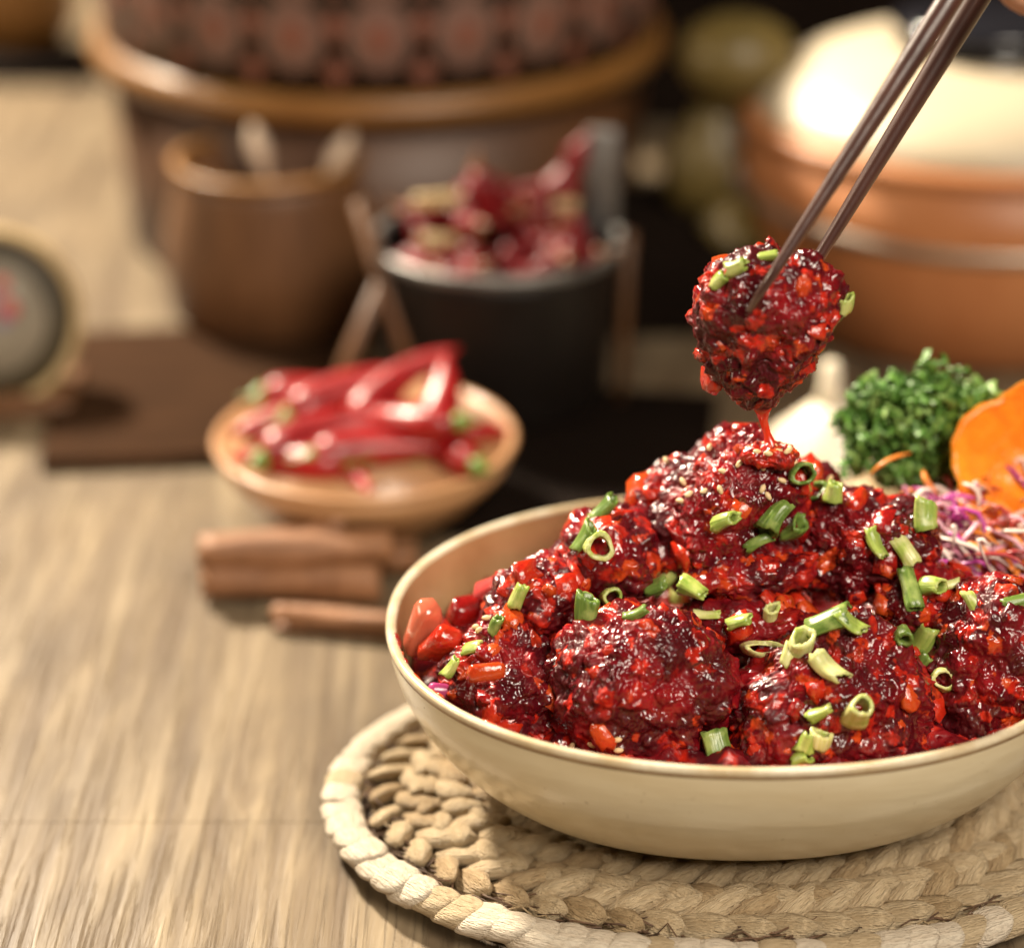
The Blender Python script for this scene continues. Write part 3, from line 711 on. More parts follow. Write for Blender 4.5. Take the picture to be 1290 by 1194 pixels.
def chunk_box(name, px, py, Y, size, rot, m, label, cat, group=None, seed=1):
    rn = random.Random(seed); v, f = box(0, 0, 0, *size, b=min(size) * .34)
    v = [(x * (1 + .12 * math.sin(z * 3 + seed)) + rn.uniform(-.03, .03), y * (1 + .1 * z) + rn.uniform(-.03, .03), z * (1 + .14 * math.sin(x * 4 + seed)) + .12 * math.sin(x * 2 + y * 3)) for (x, y, z) in v]
    o = mk(name, v, f, m, None, aty(px, py, Y), rot); return tag(o, label, cat, group)
chunk_box('tomato_wedge', 533, 790, -21.5, (.9, .7, 1.7), (.3, .15, .5), M['tomato'], 'pale red tomato wedge upright at the left end of the bowl', 'tomato', seed=2)
chunk_box('pepper_chunk', 557, 812, -22.3, (1.0, .6, 1.25), (.5, .4, .2), M['pep_red'], 'shiny red pepper chunk in front of the tomato wedge', 'pepper', 'raw pepper chunks in the bowl', seed=3)
chunk_box('pepper_chunk', 624, 752, -20.0, (1.2, .6, 1.2), (.4, -.5, -.4), M['pink'], 'pinkish red pepper chunk against the brown inner wall', 'pepper', 'raw pepper chunks in the bowl', seed=4)
chunk_box('pepper_chunk', 586, 770, -20.4, (1.1, .7, .8), (.2, .3, .6), M['pep_dark'], 'dark red pepper chunk between the tomato wedge and the pink chunk', 'pepper', 'raw pepper chunks in the bowl', seed=5)
chunk_box('pepper_chunk', 610, 848, -25.0, (1.0, .5, .8), (.9, .1, .3), M['pep_orange'], 'orange red pepper chunk on the left chicken piece', 'pepper', 'raw pepper chunks in the bowl', seed=6)
chunk_box('onion_piece', 556, 872, -23.6, (.8, .4, .5), (.5, .4, .2), M['onion'], 'purple onion piece by the left rim', 'onion', seed=7)
# chilli slice with seeds and the drip that falls on it
SLP = hit(966, 580)[0] + Vector((.1, -.05, .2)); sl = empty('seeded_pepper_piece', SLP); tag(sl, 'seeded bright red pepper piece under the drip on top of the heap', 'pepper')
fl_ = chunk('x', (0, 0, 0), (.82, .62, .36), 52, (R(12), R(-4), 0), lump=.10, hot=1.0, big=False, name='flesh')
for kx in ('label', 'category', 'group'): del fl_[kx]
fl_.parent = sl; fl_.location = (0, 0, -.4 * CM)
v, f = lathe([(.01, -.16), (.06, -.12), (.09, 0), (.07, .09), (.02, .14)], 8); sm_ = mk('sesame_seed', v, f, M['seed'], sl); sm = sm_.data; bpy.data.objects.remove(sm_)
for (x, y) in ((-.5, -.3), (-.62, .1), (-.15, -.5), (.2, -.35), (.5, -.3), (.1, .1), (.62, .05), (-.25, .25)):
    pz = Vector((x * .9, y * .8 - .1, .34 - .22 * (x * x + y * y)))
    inst(sm, 'sesame_seed', sl, loc=pz, rot=(R(80 + 20 * x), x, 3 * y))
drip = MB(); p0 = Vector(aty(960, 505, -20.3)); p1 = Vector(aty(962, 530, -20.0)); p2 = SLP + Vector((0, 0, .28))
o = mk('sauce_drip', *tube([p0 - p2, (p0 + p1) / 2 - p2, p1 - p2, (p1 + p2) / 2 - p2, Vector((0, 0, 0)), Vector((0.05, 0, -.1))], [.40, .22, .13, .11, .20, .3], 14), M['drip'], None, p2)
tag(o, 'thin bright red drip of sauce falling from the lifted chicken piece', 'sauce drip')
# sesame on the back of the summit
mbs = MB(); sd = [tuple(q.co / CM) for q in sm.vertices]; sf = [tuple(q.vertices) for q in sm.polygons]
for i in range(60):
    px = rng.choice([rng.uniform(985, 1050), rng.uniform(840, 1040), rng.uniform(560, 640), rng.uniform(700, 780)])
    py = {0: 0}.get(1, 0) or (rng.uniform(560, 610) if px > 980 else rng.uniform(560, 640) if px > 830 else rng.uniform(770, 800) if px < 640 else rng.uniform(930, 948))
    loc, nrm, ob = hit(px, py)
    if loc is None or ob is None or not ob.name.startswith('chicken'): continue
    Mx = frame(loc + nrm * .04, nrm, rng.uniform(0, 6)) @ Matrix.Rotation(R(90), 4, 'X')
    mbs.add([tuple((Mx @ (Vector(q) * CM)) / CM) for q in sd], sf)
o = mbs.build('sesame_seeds', M['seed']); tag(o, 'toasted sesame seeds scattered over the back and left of the chicken', 'sesame seeds', kind='stuff')

# ------------------------------------------------------------------ chopsticks and the hand that holds them
def chopstick(a, b, ext, r0, r1, label, D0, D1):
    A = Vector(atd(a[0], a[1], D0)); B = Vector(atd(b[0], b[1], D1)); d = (B - A).normalized(); L = (B - A).length
    T = L * ext; n = 14; pts = [d * (T * i / n) for i in range(n + 1)]; rad = [r0 + (r1 - r0) * min(1, (i / n) * ext) for i in range(n + 1)]
    rad[0] = r0 * .7
    o = mk('chopstick', *tube(pts, rad, 20), M['stick'], None, A); tag(o, label, 'chopstick', 'pair of chopsticks'); return A, d
c1, d1 = chopstick((943, 393), (1195, 2), 2.1, .13, .37, 'dark brown chopstick pressing on the front of the lifted chicken piece', 67.9, 67.6)
c2, d2 = chopstick((985, 400), (1229, 2), 2.1, .14, .37, 'dark brown chopstick gripping the lifted piece from behind', 71.4, 70.0)
hand = empty('hand_root')
bpy.data.objects.remove(hand)
def skin_chain(chains, name, m, parent=None, loc=(0, 0, 0), sub=2):
    v = []; e = []; rad = []
    for ch in chains:
        prev = None
        for item in ch:
            if isinstance(item, int): prev = item; continue
            v.append(item[:3]); rad.append(item[3]); i = len(v) - 1
            if prev is not None: e.append((prev, i))
            prev = i
    me = bpy.data.meshes.new(name); me.from_pydata([(a * CM, b * CM, c * CM) for a, b, c in v], e, [])
    o = bpy.data.objects.new(name, me); col.objects.link(o); o.location = Vector(loc) * CM
    md = o.modifiers.new('skin', 'SKIN'); md.use_smooth_shade = True
    for i, sv in enumerate(me.skin_vertices[0].data): sv.radius = (rad[i] * CM, rad[i] * CM); sv.use_root = (i == 0)
    ms = o.modifiers.new('sub', 'SUBSURF'); ms.levels = sub; ms.render_levels = sub
    me.materials.append(m)
    if parent: o.parent = parent
    return o
G = Vector(atd(1352, -150, 68.5))          # where the fingers meet the sticks
def h(px, py, D, r): p = Vector(atd(px, py, D)) - G; return (p.x, p.y, p.z, r)
hnd = skin_chain([
    [h(1700, -330, 71, 2.3), h(1600, -330, 71, 2.6), h(1520, -300, 70.5, 2.4)],                        # wrist to palm
    [2, h(1470, -200, 69.0, 1.0), h(1400, -150, 67.0, .85), h(1320, -55, 66.2, .85), h(1270, 14, 66.6, .85)],   # index, tip just in frame
    [2, h(1500, -160, 70.5, 1.0), h(1440, -90, 69.5, .85), h(1370, -50, 69.2, .8), h(1325, -28, 69.3, .66)],  # middle
    [2, h(1540, -160, 72.0, .95), h(1490, -70, 72.0, .82), h(1420, -60, 72.4, .75), h(1385, -85, 72.3, .62)],   # ring
    [2, h(1580, -180, 73.0, .85), h(1550, -95, 73.4, .7), h(1495, -85, 73.8, .65), h(1465, -105, 73.8, .52)],  # little
    [0, h(1950, -440, 72.5, 2.5), h(2350, -620, 75, 3.1)],                                              # forearm
    [1, h(1540, -400, 68.5, 1.15), h(1460, -370, 66.8, .95), h(1400, -290, 66.2, .8), h(1372, -235, 66.4, .66)],  # thumb
], 'person', M['skin'], None, G)
tag(hnd, 'hand holding the chopsticks with only a fingertip showing at the top right corner', 'person')

# ------------------------------------------------------------------ garnish: parsley, carved carrot, shredded salad
pc0 = aty(1150, 610, -13.2); pars = empty('parsley_sprig', pc0); tag(pars, 'curly green parsley sprig standing at the back right of the bowl', 'parsley')
mb = MB(); st = MB(); rng = random.Random(77)
cl = Vector((0, 0, 1.75))
for k in range(26):
    tip = Vector((rng.uniform(-2.2, 2.1), rng.uniform(-1.3, 1.1), rng.uniform(.9, 3.3)))
    st.add(*tube([Vector((0, 0, -.8)), tip * .45 + Vector((0, 0, -.2)), tip], [.09, .06, .04], 5))
lobes = [(-1.55, 0, 2.0, .85), (-1.0, -.3, 2.6, .9), (-.2, .1, 3.0, 1.0), (.7, -.1, 3.0, 1.0), (1.45, .1, 2.7, .85), (1.5, -.2, 1.8, .9), (.6, -.5, 1.9, 1.0), (-.5, -.5, 1.7, .95), (-1.9, .1, 1.5, .55), (-2.25, 0, 2.3, .35), (-1.5, .2, 3.1, .4), (2.1, 0, 2.9, .45), (.3, 0, 3.2, .5), (1.3, -.3, 3.1, .4), (-2.1, -.4, .9, .35), (1.6, -.6, .5, .4), (.9, -.4, .9, .7), (-.2, -.5, .8, .6), (-.9, -.5, 1.0, .6), (0.3, .6, 2.2, 1.1)]
for (lx, ly, lz, lr) in lobes:
    for k in range(int(62 * lr)):
        d = Vector((rng.gauss(0, 1), rng.gauss(0, 1), rng.gauss(0, 1))).normalized(); p = Vector((lx, ly, lz)) + d * lr * (rng.uniform(.45, 1.0) if rng.random() < .8 else rng.uniform(1.0, 1.45))
        # ruffled leaflet: a curled strip with wavy edge
        n = (d + Vector([rng.uniform(-.8, .8) for _ in range(3)])).normalized(); q = n.to_track_quat('Z', 'Y').to_matrix(); s = rng.choice([rng.uniform(.12, .22), rng.uniform(.22, .42)]); ph = rng.uniform(0, 6)
        v = [q @ Vector((0, 0, 0)) + p]; f = []; N_ = 9
        for i in range(N_):
            a = 2 * math.pi * i / N_ * .86; wv = .5 * math.sin(2.5 * a * 1.2 + ph) ; rad = s * (1 + .25 * math.sin(4 * a + ph))
            v.append(q @ Vector((math.cos(a) * rad, math.sin(a) * rad, wv * s)) + p)
            v.append(q @ Vector((math.cos(a) * rad * .8, math.sin(a) * rad * .8, (wv + .55) * s)) + p)
        for i in range(N_ - 1):
            f.append((0, 1 + 2 * i, 3 + 2 * i)); f.append((1 + 2 * i, 2 + 2 * i, 4 + 2 * i, 3 + 2 * i))
        mb.add(v, f, 1 if rng.random() < .22 else 0)
o = mb.build('foliage', [M['leaf'], M['leaf2']], pars); o['kind'] = 'stuff'
st.build('stem', M['stem'], pars)

cc = aty(1318, 604, -15.3); car = empty('carrot_flower', cc); tag(car, 'cupped orange carrot flower carved with wavy petals at the right edge', 'carrot garnish')
axis = (Vector((-.30, -.66, .58))).normalized(); q = axis.to_track_quat('Z', 'Y').to_matrix()
def cup(thick):
    v = []; f = []; nr, na = 14, 96
    for side in (0, 1):
        for i in range(nr + 1):
            s = i / nr
            for j in range(na):
                a = 2 * math.pi * j / na
                lob = 1 + .12 * abs(math.sin(2.5 * a + .5)) ** .6 - .08 + .008 * math.sin(23 * a)
                r = (0.15 + 2.6 * s) * (1 + (lob - 1) * s); z = 1.9 * s ** 1.8 + .16 * s * math.sin(5 * a)
                if side: z -= thick * (1 - .3 * s); r *= .985
                v.append(q @ Vector((r * math.cos(a), r * math.sin(a), z)))
    o_ = (nr + 1) * na
    for i in range(nr):
        for j in range(na):
            j2 = (j + 1) % na
            f.append((i * na + j, i * na + j2, (i + 1) * na + j2, (i + 1) * na + j)); f.append((o_ + i * na + j, o_ + (i + 1) * na + j, o_ + (i + 1) * na + j2, o_ + i * na + j2))
    for j in range(na):
        j2 = (j + 1) % na; f.append((nr * na + j, nr * na + j2, o_ + nr * na + j2, o_ + nr * na + j)); f.append((j, o_ + j, o_ + j2, j2))
    return v, f
mk('petals', *cup(.38), M['carrot'], car)
rng = random.Random(5); mb = MB(); sp = Vector(aty(1208, 664, -17.0))
for k in range(420):
    c = Vector((rng.gauss(0, 1.5), rng.gauss(0, .9), rng.gauss(0, .5) - .15)); a = rng.uniform(0, 6.28); L = rng.uniform(1.0, 1.9)
    if k > 240: c = Vector((rng.gauss(-.1, 1.1), rng.gauss(-1.1, .4), rng.gauss(-.7, .35)))
    if rng.random() < .6: a = rng.gauss(-.9, .45)
    d = Vector((math.cos(a), .5 * math.sin(a * 2), math.sin(a) * .55)); b = Vector((rng.uniform(-.4, .4), rng.uniform(-.4, .4), rng.uniform(.1, .6)))
    mb.add(*tube([c - d * L / 2, c - d * L / 4 + b * .7, c + b, c + d * L / 4 + b * .7, c + d * L / 2], [.05, .10, .11, .10, .05], 6, squash=.6), rng.choice([0, 0, 1, 2, 2, 3, 3, 4]))
v, f = lathe([(.02, .1), (1.6, 0), (2.4, -.5), (2.6, -1.2), (.02, -1.2)], 24, 1.0, .7); mb.add(v, f, 4)
o = mb.build('shredded_salad', [M['shred_white'], M['shred_purple'], M['shred_pink'], M['shred_orange'], M['shred_dark']], None, sp)
tag(o, 'tangle of shredded purple and white cabbage and carrot below the carrot flower', 'salad', kind='stuff')

# ------------------------------------------------------------------ blurred things behind
# clay pot at the right
PX, PY, PR = 22.8, 27.0, 11.6
pot = empty('clay_pot', (PX, PY, 0)); tag(pot, 'round terracotta brown pot with a cream domed lid and steel hoop', 'pot')
mk('body', *lathe([(.1, 0), (9.6, 0), (10.3, .6), (11.2, 4), (11.5, 6.3), (11.5, 9.3)], 96), M['clay'], pot)
mk('hoop', *lathe([(11.40, 5.9), (11.60, 5.95), (11.63, 6.2), (11.60, 6.45), (11.44, 6.5)], 96, cap=False), M['steel'], pot)
lid = mk('lid', *lathe([(11.3, 9.2), (11.65, 9.3), (11.66, 9.7), (11.4, 9.95), (10.4, 10.0), (.1, 10.0)], 96), M['clay'], pot)
mk('lid_dome', *lathe([(10.95, 9.8), (11.0, 10.1), (10.6, 10.75), (9.6, 11.6), (8.0, 12.3), (6.0, 12.8), (4.0, 13.05), (.1, 13.1)], 96), M['clay_lid'], lid)
mk('knob', *lathe([(.1, 12.7), (4.2, 12.75), (4.4, 13.0), (3.4, 13.2), (3.3, 13.5), (4.5, 13.7), (4.8, 14.0), (4.3, 14.4), (2.2, 14.65), (.1, 14.7)], 64), M['black_gloss'], lid)
hp = [(-11.2, -2.2, 5.0), (-12.6, -2.4, 5.4), (-13.0, -2.9, 4.9), (-12.6, -3.4, 4.3), (-10.9, -3.3, 4.2)]
mk('handle', *tube(hp, [.7, .8, .85, .8, .7], 10), M['olive'], pot)
mk('side_bar', *tube([(-11.55, 1.2, 8.8), (-12.0, .8, 7.6), (-11.95, .2, 6.4), (-11.5, -.3, 5.9)], [.55, .6, .6, .5], 10), M['steel'], pot)

# black chilli pot with stand
bp = empty('black_pot', (-0.6, 14, 0)); tag(bp, 'black cast iron pot heaped with dried red chillies', 'pot')
mk('body', *lathe([(.1, 0), (4.5, 0), (4.8, .4), (5.1, 4), (5.4, 6.4), (5.45, 7.1), (5.2, 7.1), (4.9, 6.0), (.1, 5.4)], 72), M['black'], bp)
mk('rim', *lathe([(5.2, 7.05), (5.1, 7.32), (5.42, 7.5), (5.68, 7.3), (5.5, 7.0)], 72, cap=False), M['iron'], bp)
v, f = box(4.6, 1.8, 9.1, 1.5, .5, 5.0, .2); mk('lug', v, f, M['iron'], bp, rot=(R(-4), 0, R(0)))
for (ax, ay, bx, by) in ((5.7, -.6, 5.4, -.9),):
    mk('stand_leg', *tube([(ax, ay, 7.8), ((ax + bx) / 2, (ay + by) / 2, 4), (bx, by, 0)], .26, 8), M['midwood'], bp)
mk('stand_leg', *tube([(-6.0, -1.2, 9.4), (-4.6, -2.6, 5.0), (-3.0, -4.2, 0.2)], .34, 8), M['midwood'], bp)
mk('stand_leg', *tube([(-7.6, -4.0, 0.2), (-6.4, -2.8, 3.0), (-5.0, -2.0, 6.0)], .34, 8), M['midwood'], bp)

def chilli_mesh(L, r, bend, seed, m, mc, wr=0.0):
    rn = random.Random(seed); n = 12; pts = []; rad = []
    for i in range(n + 1):
        s = i / n; pts.append(Vector((L * (s - .5), bend * (4 * s * (1 - s) - .5) + wr * rn.uniform(-.1, .1), wr * rn.uniform(-.1, .1))))
        rad.append(max(.03, r * min(1, (s * 6 + .35)) * (1 - s ** 2.6) ** .8 * (1 + wr * rn.uniform(-.25, .25))))
    mb = MB(); mb.add(*tube(pts, rad, 10), 0)
    o = mk('chilli', mb.v, mb.f, m); me = o.data; bpy.data.objects.remove(o)
    sp0 = pts[0]; v, f = tube([sp0 + Vector((.12, 0, 0)), sp0 + Vector((-.12, -.02, 0)), sp0 + Vector((-.5, -.12 , .05)), sp0 + Vector((-.95, -.32, .12))], [r * .62, r * .5, .09, .08], 8)
    o = mk('stem', v, f, mc); ms = o.data; bpy.data.objects.remove(o)
    return me, ms
fresh = [chilli_mesh(5.2, .85, .5, 1, M['chilli'], M['cap']), chilli_mesh(4.6, .9, -.4, 2, M['chilli'], M['cap']), chilli_mesh(5.8, .78, .9, 3, M['chilli'], M['cap'])]
dry = [chilli_mesh(3.8, .68, .4, 11, M['drychilli'], M['drycap'], 1), chilli_mesh(3.2, .70, -.5, 12, M['drychilli'], M['drycap'], 1), chilli_mesh(4.3, .62, .8, 13, M['drychilli'], M['drycap'], 1)]
def put_chilli(ms, p, rot, name, label, group, sc_=1.0):
    o = inst(ms[0], name, None, loc=p, rot=rot, scale=(sc_,) * 3); tag(o, label, 'chilli', group)
    inst(ms[1], 'stem', o); return o
rng = random.Random(31)
GL = 'dried red chillies heaped in the black pot'
spec = [(3.0, 1.0, 10.6, (0, -R(62), R(35)), 'large pinkish dried chilli standing at the right of the heap in the black pot', 1.25),
        (-.6, -.6, 10.0, (0, R(80), R(20)), 'glossy dried chilli upright in the middle of the black pot', 1.0),
        (3.2, -3.0, 8.9, (0, 0, R(70)), 'short orange red dried chilli lying on the right rim of the black pot', .7),
        (-.9, -4.2, 8.4, (0, R(35), R(-75)), 'dried chilli hanging over the front rim of the black pot', .8)]
for (x, y, z, rot, lab, s_) in spec: put_chilli(dry[rng.randrange(3)], (-.6 + x, 14 + y, z), rot, 'dried_chilli', lab, GL, s_)
for k in range(34):
    a = rng.uniform(0, 6.28); r = 4.2 * math.sqrt(rng.random()); x, y = r * math.cos(a), r * math.sin(a)
    put_chilli(dry[rng.randrange(3)], (-.6 + x, 14 + y, 7.6 + (1 - (r / 4.6) ** 2) * rng.uniform(.6, 2.6)), (rng.uniform(-.5, .5), rng.uniform(-.7, .7), rng.uniform(0, 6.28)), 'dried_chilli', 'dark red wrinkled chilli in the blurred heap in the black pot', GL, rng.uniform(.75, 1.0))
rngs = random.Random(8)
for (x, y, z, s_) in ((-2.6, -1.6, 10.6, 1.3), (-2.4, -3.0, 9.3, .8), (2.9, .2, 9.8, .7)):
    v, f = box(0, 0, 0, 1.7 * s_, .7, .6, .15)
    o = mk('ginger_slice', v, f, M['cream'], None, (-.6 + x, 14 + y, z), (rngs.uniform(-.3, .3), .1, rngs.uniform(-.3, .6)))
    tag(o, {1.3: 'long yellow ginger slice at the upper left of the dried chillies', .8: 'small yellow ginger bit at the lower left of the dried chillies', .7: 'yellow ginger bit beside the iron lug'}[s_], 'ginger', 'ginger slices among the dried chillies')
# near-black slab laid under the pot and reaching forward
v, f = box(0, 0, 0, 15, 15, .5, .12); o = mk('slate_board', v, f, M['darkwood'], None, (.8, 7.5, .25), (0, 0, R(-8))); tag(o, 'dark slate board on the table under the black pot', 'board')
bp.location.z += .5 * CM
for o in list(col.objects):
    if o.parent is None and (o.name.startswith('dried_chilli') or o.name.startswith('ginger')): o.location.z -= .55 * CM
# wooden bowl of fresh chillies
bc = Vector(atz(460, 553, 3.5)); bx = empty('chilli_bowl', (bc.x, bc.y, 0)); tag(bx, 'peach brown wooden bowl full of fresh red chillies', 'bowl')
mk('body', *lathe([(.1, 0), (2.9, 0), (3.0, .25), (4.4, 1.2), (5.6, 2.5), (6.05, 3.45)], 72), M['bowlwood'], bx)
mk('rim', *lathe([(6.05, 3.42), (6.12, 3.6), (6.0, 3.75), (5.75, 3.65), (5.0, 2.3), (3.4, 1.1), (.1, .8)], 72), M['bowlwood'], bx)
GF = 'fresh red chillies in the wooden bowl'
FC = [((-3.0, -2.5, 3.5), (0, .1, R(160)), 0, 'fresh red chilli lying along the front left rim of the wooden bowl', 1.0),
      ((-3.2, .2, 3.9), (0, 0, R(200)), 1, 'glossy fresh chilli at the left of the wooden bowl', 1.0), ((-1.4, -1.6, 4.3), (.2, -.1, R(25)), 2, 'fresh chilli with a bright highlight across the middle of the wooden bowl', 1.0),
      ((.6, -2.6, 4.0), (0, 0, R(10)), 0, 'fresh chilli at the front of the wooden bowl', 1.0), ((2.8, .2, 4.6), (0, -R(35), R(75)), 1, 'pale highlighted chilli raised at the right of the wooden bowl', 1.1),
      ((1.4, 1.2, 5.2), (0, -R(20), R(40)), 2, 'fresh chilli with a green stem at the back right of the wooden bowl', 1.0), ((-.8, 1.4, 4.8), (0, -R(12), R(25)), 0, 'fresh chilli across the back of the wooden bowl', 1.05),
      ((-2.2, 2.8, 4.2), (0, 0, R(15)), 1, 'fresh chilli hidden at the rear left of the wooden bowl', .95), ((1.5, -1.0, 4.7), (0, .15, R(140)), 2, 'fresh chilli slanting over the centre of the wooden bowl', .95), ((3.6, -1.9, 3.9), (0, 0, R(110)), 0, 'fresh chilli against the right wall of the wooden bowl', .85)]
rng = random.Random(15)
for k in range(12):
    a = rng.uniform(0, 6.28); r = rng.uniform(.8, 4.3)
    FC.append(((r * math.cos(a), r * math.sin(a), rng.uniform(3.1, 3.9)), (0, rng.uniform(-.15, .15), rng.uniform(0, 6.28)), k % 3, 'fresh red chilli half buried low in the wooden bowl under the others', .9))
for (p, rot, k, lab, s_) in FC: put_chilli(fresh[k], (bc.x + p[0], bc.y + p[1], p[2] + .15), rot, 'fresh_chilli', lab, GF, s_)
# cinnamon bundle
def bark(L, r, seed):
    rn = random.Random(seed); v = []; f = []; nu, nv = 14, 22
    for side in (0, 1):
        for i in range(nu + 1):
            x = L * (i / nu - .5)
            for j in range(nv + 1):
                a = (j / nv) * 4.9 * math.pi / 2.6; rr = (r * (1 - .28 * j / nv)) * (1 + .06 * math.sin(3 * a + i * .5) + .03 * rn.uniform(-1, 1)) - (.11 if side else 0)
                v.append((x + (.12 * rn.uniform(-1, 1) if i in (0, nu) else 0), rr * math.cos(a), rr * math.sin(a)))
    o_ = (nu + 1) * (nv + 1)
    for i in range(nu):
        for j in range(nv):
            a = i * (nv + 1) + j; b = a + 1; c = a + nv + 2; d = a + nv + 1
            f.append((a, b, c, d)); f.append((o_ + a, o_ + d, o_ + c, o_ + b))
    for j in range(nv): f.append((j, o_ + j, o_ + j + 1, j + 1)); k = nu * (nv + 1) + j; f.append((k, k + 1, o_ + k + 1, o_ + k))
    for i in range(nu): a = i * (nv + 1); f.append((a, a + nv + 1, o_ + a + nv + 1, o_ + a)); a += nv; f.append((a, o_ + a, o_ + a + nv + 1, a + nv + 1))
    return v, f
GCI = 'cinnamon sticks lying behind the trivet'
for i, (px, py, Y, z, L, r, az, lab) in enumerate([
    (375, 740, -4.6, 1.9, 7.2, .75, 4, 'long cinnamon stick lying on top of the bundle'), (370, 775, -5.0, .8, 6.6, .8, -3, 'cinnamon stick at the bottom front of the bundle'),
    (420, 755, -3.2, .8, 6.4, .75, 8, 'cinnamon stick at the bottom back of the bundle'), (430, 815, -7.6, .55, 5.0, .55, -10, 'thin cinnamon stick lying apart in front of the bundle'),
    (340, 760, -4.0, 2.0, 5.0, .55, 14, 'short cinnamon stick at the upper left of the bundle'), (430, 695, -3.4, 2.6, 4.2, .3, 40, 'thin cinnamon sliver poking up at the back of the bundle')]):
    p = aty(px, py, Y); o = mk('cinnamon_stick', *bark(L, r, i), M['cinnamon'], None, (p[0], Y, z), (R(70 * i), R(-28 if i == 5 else 0), R(az))); tag(o, lab, 'cinnamon stick', GCI)
# steamer tub
tub = empty('steamer_tub', (-7.0, 39, 0)); tag(tub, 'large round wooden tub with a dark band of pink floral medallions', 'tub')
mk('base', *lathe([(.1, 0), (13.2, 0), (13.6, .5), (14.0, 9.6)], 96), M['tubwood'], tub)
mk('ledge', *lathe([(13.9, 9.5), (14.9, 9.7), (15.1, 10.3), (14.9, 10.9), (14.4, 11.1)], 96, cap=False), M['ledge'], tub)
mk('band', *lathe([(14.4, 11.0), (14.3, 18.6), (14.0, 19.0), (.1, 19.2)], 96), M['tubdark'], tub)
mk('upper_ring', *lathe([(13.9, 18.9), (14.5, 19.1), (14.5, 21.5), (13.8, 22.0), (.1, 22.4)], 96), M['ledge'], tub)
def medallion(r, lob, n, R0, th):
    v = []; f = []; nr, na = 4, 48
    for i in range(nr + 1):
        s = i / nr
        for j in range(na):
            a = 2 * math.pi * j / na; rr = r * s * (1 + lob * math.cos(n * a)); x = rr * math.cos(a); z = rr * math.sin(a) * 1.15
            ph = x / R0; d = R0 + th * math.cos(s * math.pi / 2) + .02
            v.append((d * math.sin(ph), -d * math.cos(ph), z))
    for i in range(nr):
        for j in range(na):
            j2 = (j + 1) % na; f.append((i * na + j, i * na + j2, (i + 1) * na + j2, (i + 1) * na + j))
    return v, f
def shared(name, vf, m):
    o = mk(name, *vf, m); me = o.data; bpy.data.objects.remove(o); return me
me1 = shared('medallion', medallion(1.5, .06, 8, 14.4, .10), M['medal']); me1b = shared('medallion_centre', medallion(.62, .2, 6, 14.52, .10), M['flower']); me2 = shared('flower_motif', medallion(.5, .28, 4, 14.4, .10), M['flower'])
for k in range(22):
    a = 2 * math.pi * (k + .2) / 22
    if math.cos(a) < -.25: continue
    o = inst(me1, 'medallion', tub, loc=(0, 0, 13.9), rot=(0, 0, a)); inst(me1b, 'medallion_centre', o)
    for z in (12.2, 14.4, 16.6): inst(me2, 'flower_motif', tub, loc=(0, 0, z), rot=(0, 0, a + math.pi / 22))
    inst(me1, 'medallion', tub, loc=(0, 0, 17.3), rot=(0, 0, a))
v, f = box(0, 0, 0, 13, 15, .6, .12); o = mk('dark_tray', v, f, M['traywood'], None, (-14.2, 14.5, .3), (0, 0, R(6))); tag(o, 'dark flat tray on the table between the dial and the chilli bowl', 'tray')  # dark slab added in place of the shaded stretch of table
# wooden jar with spoons
jar = empty('spoon_jar', (-11.6, 24, 0)); tag(jar, 'brown wooden jar blurred in front of the tub holding two pale spoons', 'jar')
mk('body', *lathe([(.1, 0), (4.0, 0), (4.9, 1), (5.2, 4), (4.5, 7.2), (4.45, 7.8), (4.2, 8.1), (3.9, 7.2), (.1, 1)], 64), M['midwood'], jar)
mk('rim', *lathe([(4.2, 7.9), (4.55, 7.95), (4.6, 8.3), (4.2, 8.4), (4.1, 8.1)], 64, cap=False), M['ledge'], jar)
for i, (px, py, lab) in enumerate(((325, 185, 'pale wooden spoon leaning left in the jar'), (428, 195, 'pale wooden spoon leaning right in the jar'))):
    p = Vector(aty(px, py, 24)); b = Vector((-11.6 + (1.2 if i == 0 else -.5), 24, 1.5)); t = p - b
    pts = [t * s for s in (0, .3, .6, .82, .88, .94, 1.0, 1.08, 1.15)]
    o = mk('wooden_spoon', *tube(pts, [.25, .25, .27, .3, .55, .75, .8, .6, .15], 12, squash=.6), M['spoon'], None, b); tag(o, lab, 'spoon', 'spoons in the wooden jar')
# garlic
def garlic(px, py, Y, r, m, lab, lob=7):
    p = aty(px, py, Y); t = empty('garlic_bulb', (p[0], Y, 0)); tag(t, lab, 'garlic', 'garlic bulbs behind the bowl')
    def fn(rr, a): k = 1 + .055 * abs(math.cos(lob * a / 2)) ; return (rr * k * math.cos(a), rr * k * math.sin(a))
    mk('bulb', *lathe([(.1 * r, 0), (.62 * r, .05 * r), (.95 * r, .4 * r), (1.0 * r, .75 * r), (.86 * r, 1.15 * r), (.5 * r, 1.5 * r), (.24 * r, 1.75 * r)], 84, fn=fn), m, t)
    mk('neck', *lathe([(.25 * r, 1.7 * r), (.17 * r, 2.0 * r), (.15 * r, 2.4 * r), (.08 * r, 2.45 * r)], 24), m, t)
garlic(1040, 590, 3.6, 2.55, M['garlic'], 'bright white garlic bulb on the table behind the heap')
garlic(1098, 640, 0.2, 1.45, M['garlic_tan'], 'smaller tan garlic bulb between the white one and the parsley')
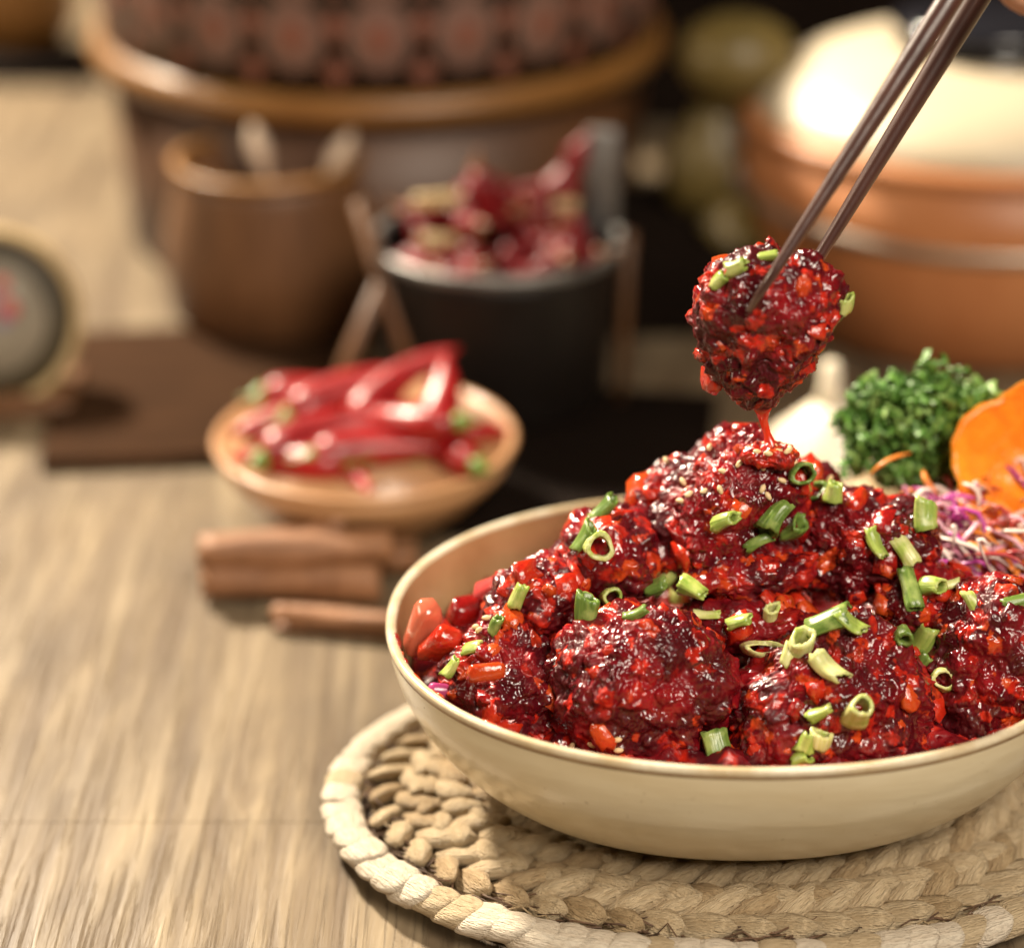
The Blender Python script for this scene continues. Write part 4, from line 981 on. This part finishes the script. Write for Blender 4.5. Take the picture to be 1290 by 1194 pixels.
# olive jug
jug = empty('olive_jug', (10.0, 29, 4.2)); tag(jug, 'olive green glazed jug in the dark between the tub and the clay pot', 'jug')
mk('body', *lathe([(.1, 0), (1.8, 0), (2.3, .6), (2.6, 2.2), (1.9, 3.8), (1.2, 4.6), (1.2, 5.0)], 48), M['olive'], jug)
mk('neck', *lathe([(1.2, 4.9), (1.5, 5.6), (2.4, 6.4), (3.0, 7.6), (2.5, 8.8), (1.3, 9.5), (.1, 9.7)], 48), M['olive'], jug, loc=(.9, 0, 0))
# near-black box and backdrop added to darken the gap behind the pots
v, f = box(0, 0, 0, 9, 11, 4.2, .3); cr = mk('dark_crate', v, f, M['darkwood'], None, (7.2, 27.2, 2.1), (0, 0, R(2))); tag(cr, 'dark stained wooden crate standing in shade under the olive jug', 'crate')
v, f = box(0, 0, 0, 64, 3, 34, .3); bk = mk('dark_screen', v, f, M['darkwood'], None, (29, 58, 15), (0, 0, 0)); tag(bk, 'dark wooden screen across the back right of the table', 'screen')  # backdrop put in so no pale strip shows between tub and pot
# dial ornament at the left edge
dp = aty(-12, 412, 14); dl = empty('dial_ornament', (dp[0], 14, 0)); tag(dl, 'cream rimmed round dial with a dark ring at the left edge', 'ornament')
ori = (R(74), 0, R(10)); DR = 3.55; dl.scale = (1.13,) * 3
mk('rim', *lathe([(3.2, -1.0), (3.5, -1.0), (3.6, -.5), (3.6, .3), (3.5, .6), (3.3, .62), (3.18, .2)], 72, cap=False), M['cream'], dl, (0, 0, DR), ori)
mk('ring', *lathe([(.1, -1.0), (3.25, -1.0), (3.25, .22), (2.2, .12), (.1, .1)], 72), M['olive_dark'], dl, (0, 0, DR), ori)
fc = mk('dial_face', *lathe([(.1, .12), (2.25, .14), (2.2, .28), (.1, .34)], 64), M['dial'], dl, (0, 0, DR), ori)
for (x, y, r, m) in ((.55, 1.35, .34, 'dial_red'), (.75, .35, .42, 'dial_red'), (.5, -.1, .32, 'dial_blue'), (.2, .8, .25, 'dial_blue'), (-.6, .6, .4, 'dial_red')):
    v, f = lathe([(.02, .30), (r, .31), (r * .8, .40), (.02, .41)], 16); mk('dial_motif', v, f, M[m], fc, (x, y, 0))
v, f = box(0, 0, 0, 5.5, 4, .8, .2); mk('foot', v, f, M['midwood'], dl, (.5, 0, .4))
# jar far left
fj = empty('far_jar', (-33.5, 74, 0)); tag(fj, 'brown glazed jar blurred at the top left corner', 'jar')
mk('body', *lathe([(.1, 0), (3.6, 0), (4.2, 1), (4.6, 4), (4.4, 8), (3.2, 10)], 48), M['ledge'], fj)
mk('neck', *lathe([(3.2, 10), (2.6, 11), (2.8, 12.5), (.1, 12.6)], 48), M['midwood'], fj)
v, f = box(0, 0, 0, 11, 7, 1.0, .15); o = mk('coaster', v, f, M['darkwood'], None, (-33, 69, .5)); tag(o, 'dark wooden coaster at the foot of the far jar', 'coaster')
fj.location.z += 1.0 * CM
